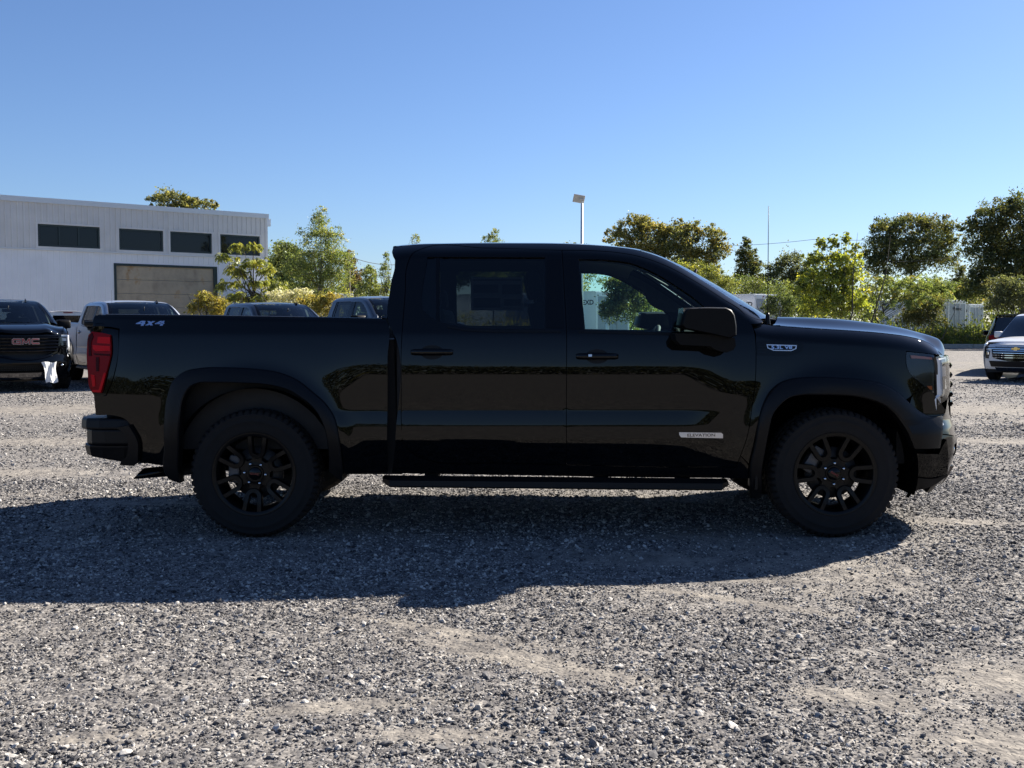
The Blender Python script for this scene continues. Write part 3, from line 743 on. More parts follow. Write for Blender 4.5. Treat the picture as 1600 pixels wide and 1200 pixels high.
for ob_ in (rb, bl_, bs_):
    bv = ob_.modifiers.new('round', 'BEVEL'); bv.width = .016; bv.segments = 3; bv.limit_method = 'ANGLE'; bv.angle_limit = R(40)
# exhaust tip
e0 = at(222, 740, TY - .88); e1 = at(275, 735, TY - .72)
mb = MB(); d = Vector((e1[0] - e0[0], e1[1] - e0[1], e1[2] - e0[2]))
p0 = Vector((e0[0] - TX, e0[1] - TY, e0[2])); prof = []
for k in range(20):
    t = 2 * math.pi * k / 20; c_, s_ = math.cos(t), math.sin(t)
    o = Vector((0, .032 * c_, .037 * s_)); sl = .035 * -s_
    prof.append((p0 + o + Vector((-.02 - sl, 0, 0)), p0 + o + d, p0 + o * .85 + Vector((-.02 - sl, 0, 0)), p0 + o * .85 + d))
mb.add([tuple(q[i]) for q in prof for i in range(4)], [(k * 4 + a, ((k + 1) % 20) * 4 + a, ((k + 1) % 20) * 4 + b, k * 4 + b) for k in range(20) for a, b in ((0, 1), (2, 3), (0, 2))], True)
mb.build('exhaust_tip', M['gloss_black'], truck)
MB().tube([tuple(p0 + d * .9), (-1.2, -.35, .5), (.6, -.3, .5)], .04, 10).build('exhaust_pipe', M['underbody'], truck)

# ---- running boards
def board(s):
    mb = MB(); x0 = tr_at([(595, 753)], -1.0)[0][0]; x1 = tr_at([(1142, 766)], -1.0)[0][0]; rows = []
    for t in np.linspace(0, 1, 41):
        x = x0 + (x1 - x0) * t; e = min(1, min(t, 1 - t) / .02) ** .5 if min(t, 1 - t) < .02 else 1
        yc = 1.0 - .10 * (1 - e); zc = .365 - .022 * t; h = .038 * (.55 + .45 * e)
        rows.append([(x, s * (yc + .015), zc + .012), (x, s * (yc + .02), zc - h * .6), (x, s * (yc - .02), zc - h), (x, s * (yc - .12), zc - h * .8), (x, s * (yc - .13), zc + h * .6), (x, s * (yc - .04), zc + h)])
    mb.add([p for r in rows for p in r], [(i * 6 + j, i * 6 + (j + 1) % 6, (i + 1) * 6 + (j + 1) % 6, (i + 1) * 6 + j) for i in range(40) for j in range(6)] + [tuple(range(6)), tuple(240 + k for k in range(6))])
    o = mb.build('running_board', PL, truck)
    for px in (672, 942, 1072):
        x = tr_at([(px, 748)], -.98)[0][0]
        MB().box(x - .045, x + .045, min(s * .50, s * .88), max(s * .50, s * .88), .355, .44, bev=.01).build('board_bracket', M['underbody'], o)
board(-1); board(1)

# ---- mirrors
def mirror(s):
    y1, y0 = -1.245, -1.02
    o = tr_at([(1068, 484), (1074, 481), (1100, 480), (1134, 480.5), (1142, 484), (1147, 492), (1150, 510), (1150, 524), (1140, 529), (1110, 522), (1066, 513), (1062, 508)], -1.20)
    o = catmull(o, True, .02, 16)
    c = o.mean(0); rows = []
    for y, k in ((-.99, .80), (-1.01, .93), (-1.05, 1.0), (-1.14, 1.0), (-1.21, .995), (-1.24, .965), (-1.25, .92)):
        rows.append([(c[0] + (p[0] - c[0]) * k, -s * y, c[1] + (p[1] - c[1]) * k) for p in o])
    n = len(o); mb = MB()
    mb.add([p for r in rows for p in r], [(i * n + j, i * n + (j + 1) % n, (i + 1) * n + (j + 1) % n, (i + 1) * n + j) for i in range(6) for j in range(n)] + [tuple(range(n)), tuple(6 * n + k for k in range(n))], True)
    par = front_doors[0] if s < 0 else front_doors[1]
    body = mb.build('side_mirror', M['mirror_black'], par); body.data.set_sharp_from_angle(angle=R(50))
    bo_ = tr_at([(1055, 521), (1100, 522), (1148, 528), (1150, 540), (1146, 547), (1135, 551), (1119, 547), (1110, 541), (1064, 539), (1056, 531)], -1.17)
    mb = MB(); mb.prism([tuple(p) for p in catmull(bo_, True, .02, 8)], -.95, -1.17, lambda a, b, h: (a, -s * h, b)); mb.build('mirror_base', M['mirror_black'], par)
    gl_ = [(c[0] - .166, -s * y, z) for y, z in ((-1.03, 1.355), (-1.22, 1.365), (-1.22, 1.48), (-1.03, 1.475))]
    mesh_obj('mirror_glass', gl_, [(0, 1, 2, 3)], M['chrome'], par)
mirror(-1); mirror(1)

# ---- badges
def plate(name, px, reg, off, material, parent, depth=.006, holes=(), gap=0):
    return panel(name, tr(px, reg), [tr(h, reg) for h in holes], side(reg, off), material, parent, gap=gap, depth=depth, corner=20, hx=.03, step=.015)
bd = plate('door_badge', [(1061, 675.3), (1127, 676.2), (1129.4, 678.5), (1129.4, 684.6), (1064, 683.2), (1061.2, 679.5)], 'cab', .005, M['badge_silver'], front_doors[0])
bx, bz = tr([(1095.5, 680)], 'cab')[0]
lettering('badge_text', 'ELEVATION', .026, M['chrome_dark'], front_doors[0], surf('cab', bx, bz, .006), .0008, .0006, 0, 1.35)
vent = plate('fender_vent', [(1182.5, 533.5), (1215, 533), (1253, 535.5), (1256.5, 540), (1254, 549), (1240, 554.5), (1200, 555.5), (1182.5, 555)], 'fender', .002, GB, fend[0], .004)
for k, py in enumerate((541, 545.5, 550)):
    plate('vent_slat', [(1183, py), (1197, py), (1198, py + 1.6), (1183, py + 1.6)], 'fender', .006, P, fend[0], .004)
plate('fender_badge', [(1197.3, 537.9), (1244.6, 539.3), (1244, 545), (1236.5, 548.4), (1208.5, 548), (1199, 544)], 'fender', .006, M['badge_silver'], fend[0], .004,
      holes=[[(1199, 539.4), (1243, 540.7), (1242.3, 544.3), (1236, 547), (1209, 546.7), (1200.3, 543.3)]])
fx, fz = tr([(1221, 543)], 'fender')[0]
lettering('badge_text', '5.3L V8', .030, M['badge_blue_chrome'], fend[0], surf('fender', fx, fz, .006), .001, .0008, 0, 1.45)
# drive emblem on the bed: slanted 4 x 4
qx, qz = tr([(235, 505.5)], 'bed')[0]
ff = surf('bed', qx, qz, .0)
def four(x):
    return [[(x, -.2), (x + 1.0, -.2), (x + 1.0, .06), (x, .06)], [(x, -.05), (x + .34, -.05), (x + .80, .62), (x + .46, .62)], [(x + .62, -.62), (x + .92, -.62), (x + .92, .62), (x + .62, .62)]]
ex = [[(-.46, -.55), (-.14, -.55), (.46, .55), (.14, .55)], [(-.40, .55), (-.10, .55), (.40, -.55), (.10, -.55)]]
sx, sz = .060, .025
efn = lambda a, b, c: ff(a + b * .35, b, c)
stroke_obj('four_wheel_badge', [[(px * sx, pz * sz) for px, pz in q] for q in four(-1.52) + ex + four(.52)], efn, 0, .005, M['badge_blue_chrome'], bed[0])

# ---- wheel wells, underbody, axles
for xw in (-WX, WX):
    for s in (-1, 1):
        mb = MB(); a = np.linspace(-.30 if xw > 0 else -.10, math.pi + (.12 if xw > 0 else .06), 25); r_ = .535
        ring = [[(xw + r_ * math.cos(t), s * y, WZ + .02 + r_ * math.sin(t)) for t in a] for y in (.985, .55)]
        n = len(a)
        mb.add(ring[0] + ring[1], [(i, i + 1, n + i + 1, n + i) for i in range(n - 1)] + [tuple(range(n, 2 * n))], False)
        mb.build('wheel_liner', M['liner_felt'], truck, fix=False)
ub = MB().box(-2.75, 2.45, -.50, .50, .48, .78).box(-1.15, 1.22, -.90, .90, .47, .60).box(-2.9, 2.5, -.52, -.42, .42, .60).box(-2.9, 2.5, .42, .52, .42, .60)
ub.box(-1.33, -.93, -.90, .90, .40, 1.28)
ub.box(-2.7, -2.35, -.7, .7, .55, .80).box(2.35, 2.6, -.75, .75, .45, .9).build('chassis', M['underbody'], truck)
MB().tube([(-WX, -.80, WZ), (-WX, .80, WZ)], .045, 10).lathe([(0, -.17), (.12, -.12), (.16, 0), (.12, .12), (0, .17)], 16, 'y', (-WX, 0, WZ)).build('axle', M['underbody'], truck)
MB().tube([(WX, -.8, WZ), (WX, .8, WZ)], .04, 10).build('axle', M['underbody'], truck)
for xw in (-WX,):
    for s in (-1, 1):
        MB().tube([(xw - .6, s * .56, .62), (xw, s * .56, .33), (xw + .6, s * .56, .60)], .035, 8).build('leaf_spring', M['underbody'], truck)
# mud flap behind each wheel flare
for px, reg, w in ((1181, 'fender', .02), (272, 'bed', .02)):
    x, z = tr([(px, 760)], reg)[0]
    for s in (-1, 1):
        MB().box(x - .02, x + .0, min(s * .80, s * 1.0), max(s * .80, s * 1.0), .31 if reg == 'fender' else .41, .60, bev=.008).build('mud_flap', PL, truck)

# ---- wheels
TR_ = .412
def make_wheel():
    rim = MB()
    rim.lathe([(.246, -.126), (.262, -.134), (.270, -.134), (.272, -.120), (.258, -.108), (.232, -.06), (.226, .03), (.252, .12), (.262, .13)], 64)
    yf = lambda r: -.100 - .022 * sstep(.08, .25, r)
    def strip(path, hw, mb, y_in, top=True):
        L = len(path); rows = []
        for i, (r, t) in enumerate(path):
            d = np.array(path[min(i + 1, L - 1)]) - np.array(path[max(i - 1, 0)]); d /= np.linalg.norm(d); nn = np.array([-d[1], d[0]])
            pts = [np.array((r, t)) + nn * k for k in (-hw, -hw * .8, hw * .8, hw)]
            rows.append([(p[0], p[1]) for p in pts])
        return rows
    for k in range(6):
        th = math.pi / 2 + k * math.pi / 3
        c_, s_ = math.cos(th), math.sin(th)
        legs = [(.262, -.050), (.22, -.047), (.18, -.043), (.155, -.040)] + [(.152 - .040 * math.sin(a), -.040 * math.cos(a)) for a in np.linspace(.3, math.pi - .3, 9)] + [(.155, .040), (.18, .043), (.22, .047), (.262, .050)]
        rows = strip(legs, .0156, None, 0); v = []
        for r in rows:
            for (rr, t), dy in zip([r[0], r[0], r[1], r[2], r[3], r[3]], [.045, .006, 0, 0, .006, .045]):
                v.append((rr * c_ - t * s_, yf(math.hypot(rr, t)) + dy, rr * s_ + t * c_))
        n = len(rows); f = [(i * 6 + j, i * 6 + j + 1, (i + 1) * 6 + j + 1, (i + 1) * 6 + j) for i in range(n - 1) for j in range(5)]
        rim.add(v, f)
        # lower web joining the loop to the hub
        w0 = [(.07, -.035), (.118, -.030), (.118, .030), (.07, .035)]
        v = [(r * c_ - t * s_, y, r * s_ + t * c_) for y in (-.088, -.05) for r, t in w0]
        rim.add(v, [(0, 1, 2, 3), (0, 4, 5, 1), (2, 6, 7, 3), (1, 5, 6, 2)])
    rim.lathe([(0, -.098), (.052, -.098), (.056, -.090), (.092, -.086), (.10, -.07), (.10, -.03)], 48)
    w = rim.build('wheel', M['rim_black'], truck); w.data.set_sharp_from_angle(angle=R(32))
    # tyre
    prof = [(.258, -.118), (.266, -.130), (.272, -.133), (.275, -.1335), (.283, -.1365), (.300, -.1375), (.330, -.1405), (.334, -.1425), (.340, -.1425), (.344, -.1405), (.368, -.137), (.374, -.1385), (.380, -.1385), (.386, -.134), (.396, -.127), (.404, -.118), (.4095, -.102),
            (.4105, -.075), (.402, -.070), (.402, -.062), (.411, -.058), (.412, -.02), (.402, -.016), (.402, -.008)]
    prof = prof + [(r, -y) for r, y in prof[::-1]]
    n = 232; m = len(prof); v = []
    for k in range(n):
        t = 2 * math.pi * k / n; ph = k % 4
        for i, (r, y) in enumerate(prof):
            ii = min(i, m - 1 - i)
            dr = 0
            if 13 <= ii <= 17 and ph == 3: dr = -.014 if ii > 13 else -.006
            if ii in (20, 21) and (k + 2) % 4 == 3: dr = -.006
            rr = r + dr; z = rr * math.sin(t)
            v.append((rr * 1.018 * math.cos(t), y, max(z * 1.018, -.4115)))
    f = [(k * m + i, k * m + i + 1, ((k + 1) % n) * m + i + 1, ((k + 1) % n) * m + i) for k in range(n) for i in range(m - 1)]
    ty = MB().add(v, f, True).build('tyre', M['rubber'], w); ty.data.set_sharp_from_angle(angle=R(38))
    cap = MB().lathe([(0, -.112), (.036, -.110), (.042, -.105), (.043, -.095)], 32).build('hub_cap', M['gloss_black'], w)
    stroke_obj('hub_letters', gmc_strokes(.056, .014, .0036), lambda a, b, c: (a, -.1115 - c, b), 0, .0022, M['hub_red'], w)
    for k in range(6):
        t = math.pi / 2 + math.pi / 6 + k * math.pi / 3
        MB().lathe([(0, -.113), (.006, -.112), (.0095, -.106), (.0105, -.085)], 10, 'y', (.0685 * math.cos(t), 0, .0685 * math.sin(t))).build('lug_nut', M['chrome'], w)
    MB().lathe([(.09, -.035), (.168, -.035), (.168, -.012), (.09, -.012)], 40).lathe([(0, -.05), (.085, -.05), (.09, -.02)], 24).build('brake_disc', M['disc_iron'], w)
    MB().box(-.185, -.115, -.06, .02, -.08, .10, bev=.012).build('brake_caliper', M['caliper_grey'], w)
    return w
wheel0 = make_wheel()
wheel0.location = (WX, -.855, WZ)
spin = {(-1, -1): R(-6), (1, -1): R(30)}
first = True
for sx_ in (1, -1):
    for sy_ in (-1, 1):
        w = wheel0 if first else copy_tree(wheel0, truck); first = False
        w.location = (sx_ * WX, sy_ * .855, WZ)
        w.rotation_euler = (0, R(5) if sx_ < 0 else R(31), math.pi if sy_ > 0 else 0)
wheels_done = True

# ---- cabin
inner = lambda reg, o: side(reg, -o)
far = lambda pts, y=.76: [(at(px, py, TY + y)[0] - TX, at(px, py, TY + y)[2]) for px, py in pts]
f_open = far([(908, 427.5), (937, 429), (956, 432), (975, 439), (994, 447.5), (1006, 456), (1009.5, 464), (1014, 472), (1026, 481), (1040, 486), (1060, 488), (1062, 515), (912, 515.5)])
r_open = far([(719, 425), (838, 425), (844.5, 431), (844, 480), (842, 509), (713, 509), (713, 431)])
td = [(.30, .62), (.30, 1.86)] ;
fdi = [tuple(p) for p in inset(np.array(fdo), .012)]; rdi = [tuple(p) for p in inset(np.array(rdo), .012)]
def far_side(ob):
    for v_ in ob.data.vertices: v_.co.y = -v_.co.y
    ob.data.flip_normals(); return ob
def door_lining(outline, near, farh, doors):
    a_ = panel('door_trim', outline, [near], inner('cab', .06), M['interior_dark'], None, gap=0, depth=.03, hx=.1, hz=.05, raw=True); a_.parent = doors[0]
    b_ = panel('door_trim', outline, [farh], inner('cab', .075), M['interior_dark'], None, gap=0, depth=0, both=True, hx=.1, hz=.05)
    bpy.data.objects.remove(b_[0]); b_[1].parent = doors[1]
door_lining(fdi, [tuple(p) for p in inset(np.array(catmull(fwo)), .006)], f_open, front_doors)
door_lining(rdi, [tuple(p) for p in inset(np.array(catmull(tr([(686, 402.5), (851, 403), (850, 512), (760, 512), (728, 510), (700, 505), (686, 500)], 'cab'))), .004)], r_open, rear_doors)
v = []; xs = np.linspace(_sil[1, 0] + .06, _sil[8, 0] - .05, 14)
for x in xs:
    for j in range(9):
        t = j / 4 - 1; v.append((x, t * .66, zroof(x) - .055 - .05 * abs(t) ** 5))
mesh_obj('headliner', v, [(i * 9 + j, i * 9 + j + 1, (i + 1) * 9 + j + 1, (i + 1) * 9 + j) for i in range(13) for j in range(8)], M['headliner'], truck, True)
def seat(x, y, w, back_h, rake=.22, name='seat'):
    mb = MB()
    mb.box(x - .25, x + .28, y - w / 2, y + w / 2, .82, .98, bev=.05)
    m4 = Matrix.Translation((x - .25, y, .95)) @ Matrix.Rotation(-rake, 4, 'Y')
    mb.box(-.07, .07, -w / 2 * .95, w / 2 * .95, 0, back_h, M4=m4, bev=.05)
    s_ = mb.build(name, M['interior_dark'], truck)
    return s_, m4
for y in (-.38, .38):
    s_, m4 = seat(.35, y, .52, .60)
    h = MB().box(-.05, .05, -.13, .13, .63, .82, M4=m4, bev=.04)
    h.tube([m4 @ Vector((0, -.06, .55)), m4 @ Vector((0, -.06, .68))], .008, 6).tube([m4 @ Vector((0, .06, .55)), m4 @ Vector((0, .06, .68))], .008, 6)
    h.build('headrest', M['interior_dark'], s_)
s_, m4 = seat(-.42, 0, 1.40, .54, .14, 'rear_seat')
for y in (-.42, .42):
    MB().box(-.045, .045, -.13, .13, .55, .70, M4=m4 @ Matrix.Translation((0, y, 0)), bev=.035).build('headrest', M['interior_dark'], s_)
db = MB(); rows = []
for t in np.linspace(-1, 1, 15):
    b = .10 * (1 - t * t)
    rows.append([(1.02 + b * .5, t * .80, .95), (1.0 + b * .5, t * .80, 1.20), (1.05 + b, t * .80, 1.315), (1.20 + b, t * .80, 1.345), (1.46 + b * 1.6, t * .80, 1.365), (1.46 + b * 1.6, t * .80, 1.0)])
db.add([p for r in rows for p in r], [(i * 6 + j, i * 6 + j + 1, (i + 1) * 6 + j + 1, (i + 1) * 6 + j) for i in range(14) for j in range(5)], True)
dash = db.build('dashboard', M['interior_dark'], truck)
MB().box(1.00, 1.03, -.16, .16, 1.20, 1.36, bev=.008).build('dash_screen', GB, dash)
sw = MB(); cm = Matrix.Translation((.84, .38, 1.19)) @ Matrix.Rotation(R(-65), 4, 'Y')
ringp = [cm @ Vector((.185 * math.cos(t), .185 * math.sin(t), 0)) for t in np.linspace(0, 2 * math.pi, 33)]
sw.tube(ringp, .016, 8, caps=False).tube([cm @ Vector((-.18, 0, 0)), cm @ Vector((.18, 0, 0))], .02, 6).tube([cm @ Vector((0, 0, 0)), (1.05, .38, 1.08)], .03, 8)
sw.build('steering_wheel', M['interior_grey'], truck)
MB().tube([far([(1005, 430)])[0][:1] + (.60,) + far([(1005, 430)])[0][1:], far([(1040, 448)])[0][:1] + (.66,) + far([(1040, 448)])[0][1:]], .012, 6).build('grab_handle', M['interior_grey'], truck)
MB().box(1.06, 1.10, -.12, .12, 1.64, 1.71, bev=.015).tube([(1.10, 0, 1.68), (1.14, 0, 1.78)], .01, 6).build('rear_view_mirror', M['interior_dark'], truck)
MB().box(-.72, 1.45, -.78, .78, .60, .66).build('cabin_floor', M['interior_dark'], truck)
# price sheet taped inside the rear window (kept on this truck only)
TRUCK_PARTS_DONE = True
# ================================================================== the gravel yard
class VNoise:
    def __init__(s, seed): s.t = np.random.default_rng(seed).random((256, 256))
    def __call__(s, x, y):
        xi = np.floor(x).astype(int); yi = np.floor(y).astype(int); fx = x - xi; fy = y - yi
        fx = fx * fx * (3 - 2 * fx); fy = fy * fy * (3 - 2 * fy)
        g = lambda a, b: s.t[a % 256, b % 256]
        return (g(xi, yi) * (1 - fx) + g(xi + 1, yi) * fx) * (1 - fy) + (g(xi, yi + 1) * (1 - fx) + g(xi + 1, yi + 1) * fx) * fy
    def fbm(s, x, y, o=4):
        r = 0; a = .5
        for k in range(o): r = r + a * s(x * 2 ** k + 17.3 * k, y * 2 ** k + 5.1 * k); a *= .5
        return r / (1 - .5 ** o)
VN = VNoise(3); VN2 = VNoise(11)
# worn, sandy places where tyres have pushed the stones aside: (px, py, half length m, half width m, turn)
_worn = [(800, 1030, .62, .10, -36), (700, 985, .55, .05, -30), (730, 1000, .5, .03, -33), (640, 975, .4, .04, -25), (1030, 872, .55, .20, -8), (1500, 815, .42, .13, -6), (1580, 1165, .30, .16, -10), (1340, 1092, .26, .10, -20), (1140, 935, .6, .05, -30),
         (1590, 1060, .3, .2, 0), (520, 1105, .35, .07, 8), (690, 1150, .25, .07, 0), (1210, 905, .4, .05, 0), (240, 787, .5, .12, 5), (900, 1045, .4, .07, -30), (60, 690, 1.0, .5, 4), (80, 640, 1.6, .9, 6), (40, 740, .7, .3, 3), (1530, 640, 1.7, 1.0, -3), (1560, 690, .8, .35, -8), (1520, 580, 2.4, 1.6, -2), (150, 1150, .25, .06, 10)]
_worn = [(on_ground(a, b)[0], on_ground(a, b)[1], c, d, R(e)) for a, b, c, d, e in _worn]
def bare(x, y):
    """0 thick stones .. 1 bare fines"""
    b = sstep(.63, .84, VN.fbm(x * .55 + 3, y * .9 + 8, 4)) * .7 + .14 * sstep(1.2, -2.2, x) * sstep(9, 5, y)
    for cx, cy, L, W, a in _worn:
        dx, dy = x - cx, y - cy; u = dx * math.cos(a) + dy * math.sin(a); v = -dx * math.sin(a) + dy * math.cos(a)
        b = np.maximum(b, np.exp(-((u / L) ** 2 + (v / W) ** 2)) * (.9 + .5 * VN2.fbm(x * 9, y * 9, 2)))
    return np.clip(b, 0, 1)
def ground_z(x, y):
    r = np.hypot(x, y); fade = np.clip(1 - r / 70, 0, 1)
    z = (VN.fbm(x * .35 + 40, y * .35 + 9, 3) - .5) * .05 + (VN2.fbm(x * 2.1, y * 2.1, 3) - .5) * .016
    fl = 1 - np.exp(-((np.abs(x - TX) - WX) / .5) ** 2 - ((y - TY + .86) / .5) ** 2) - np.exp(-((np.abs(x - TX) - WX) / .5) ** 2 - ((y - TY - .86) / .5) ** 2)
    z = z * np.clip(fl, 0, 1)
    return z * fade - .004
def make_ground():
    th = np.concatenate([np.linspace(-math.pi, -.62, 40)[:-1], np.linspace(-.62, .62, 330), np.linspace(.62, math.pi, 40)[1:-1]])
    rr = np.concatenate([[.6, 1.2, 1.8], np.geomspace(2.4, 40, 330), np.geomspace(42, 2600, 50)])
    T, RR = np.meshgrid(th, rr)
    X = RR * np.sin(T); Y = RR * np.cos(T); Z = ground_z(X, Y)
    fine = (VN.fbm(X * 34, Y * 34, 2) - .5) * .014 * np.clip(1 - RR / 18, 0, 1) * (1 - .75 * bare(X, Y))
    Z = Z + fine
    m, n = X.shape
    idx = np.arange(m * n).reshape(m, n); nx_ = np.roll(idx, -1, 1)
    f = np.stack([idx[:-1], nx_[:-1], nx_[1:], idx[1:]], -1).reshape(-1, 4)
    v = np.stack([X, Y, Z], -1).reshape(-1, 3)
    v = np.vstack([v, [[0, 0, 0]]])
    me = bpy.data.meshes.new('gravel_ground')
    F = f.tolist() + [[int(idx[0, k]), len(v) - 1, int(nx_[0, k])] for k in range(n)]
    me.from_pydata(v.tolist(), [], F); me.polygons.foreach_set('use_smooth', [True] * len(F))
    at_ = me.attributes.new('bare', 'FLOAT', 'POINT'); bb = np.append(bare(X, Y).reshape(-1), 0); at_.data.foreach_set('value', bb.astype(np.float32))
    me.update()
    g = link(bpy.data.objects.new('gravel_ground', me)); tag(g, kind='structure')
    m_ = bpy.data.materials.new('gravel_ground'); m_.use_nodes = True; nt = m_.node_tree; b = nt.nodes['Principled BSDF']; L = nt.links
    b.inputs['Roughness'].default_value = .95; b.inputs['Specular IOR Level'].default_value = .15
    geo = nt.nodes.new('ShaderNodeNewGeometry')
    def noise(sc, det=3, rough=.6):
        q = nt.nodes.new('ShaderNodeTexNoise'); q.inputs['Scale'].default_value = sc; q.inputs['Detail'].default_value = det; q.inputs['Roughness'].default_value = rough
        L.new(geo.outputs['Position'], q.inputs['Vector']); return q
    vor = nt.nodes.new('ShaderNodeTexVoronoi'); vor.inputs['Scale'].default_value = 55; L.new(geo.outputs['Position'], vor.inputs['Vector'])
    vor2 = nt.nodes.new('ShaderNodeTexVoronoi'); vor2.inputs['Scale'].default_value = 16; L.new(geo.outputs['Position'], vor2.inputs['Vector'])
    r1 = nt.nodes.new('ShaderNodeValToRGB'); e = r1.color_ramp.elements
    e[0].position = 0; e[0].color = (.075, .073, .074, 1); e[1].position = 1; e[1].color = (.39, .368, .337, 1)
    k = e.new(.5); k.color = (.215, .204, .193, 1)
    sep = nt.nodes.new('ShaderNodeSeparateColor'); L.new(vor.outputs['Color'], sep.inputs[0]); L.new(sep.outputs[0], r1.inputs['Fac'])
    bare_n = nt.nodes.new('ShaderNodeAttribute'); bare_n.attribute_name = 'bare'
    fines = nt.nodes.new('ShaderNodeValToRGB'); e = fines.color_ramp.elements
    e[0].position = .3; e[0].color = (0.2030, 0.1876, 0.1666, 1); e[1].position = .75; e[1].color = (0.3500, 0.3220, 0.2800, 1)
    n1 = noise(60, 4); L.new(n1.outputs['Fac'], fines.inputs['Fac'])
    big = noise(.22, 5); rb_ = nt.nodes.new('ShaderNodeMapRange'); rb_.inputs['From Min'].default_value = .4; rb_.inputs['From Max'].default_value = .65
    L.new(big.outputs['Fac'], rb_.inputs['Value'])
    add = nt.nodes.new('ShaderNodeMath'); add.operation = 'MULTIPLY_ADD'; add.use_clamp = True; add.inputs[1].default_value = .35
    L.new(rb_.outputs['Result'], add.inputs[0]); L.new(bare_n.outputs['Fac'], add.inputs[2])
    mx = nt.nodes.new('ShaderNodeMix'); mx.data_type = 'RGBA'
    L.new(add.outputs[0], mx.inputs['Factor']); L.new(r1.outputs['Color'], mx.inputs[6]); L.new(fines.outputs['Color'], mx.inputs[7])
    L.new(mx.outputs[2], b.inputs['Base Color'])
    h = nt.nodes.new('ShaderNodeMath'); h.operation = 'ADD'; L.new(vor.outputs['Distance'], h.inputs[0])
    h2 = nt.nodes.new('ShaderNodeMath'); h2.operation = 'MULTIPLY'; h2.inputs[1].default_value = 2.2; L.new(vor2.outputs['Distance'], h2.inputs[0]); L.new(h2.outputs[0], h.inputs[1])
    sp2 = nt.nodes.new('ShaderNodeMix'); sp2.data_type = 'RGBA'; sp2.blend_type = 'MULTIPLY'; sp2.inputs['Factor'].default_value = .85
    n3 = noise(4.5, 8, .78); r3 = nt.nodes.new('ShaderNodeValToRGB'); e3 = r3.color_ramp.elements; e3[0].position = .38; e3[0].color = (.40, .40, .43, 1); e3[1].position = .62; e3[1].color = (1.05, 1.03, 1.0, 1)
    L.new(n3.outputs['Fac'], r3.inputs['Fac']); L.new(mx.outputs[2], sp2.inputs[6]); L.new(r3.outputs['Color'], sp2.inputs[7]); L.new(sp2.outputs[2], b.inputs['Base Color'])
    bp = nt.nodes.new('ShaderNodeBump'); bp.inputs['Strength'].default_value = .6; bp.inputs['Distance'].default_value = .008; bp.invert = True
    L.new(h.outputs[0], bp.inputs['Height']); L.new(bp.outputs['Normal'], b.inputs['Normal'])
    g.data.materials.append(m_)
make_ground()
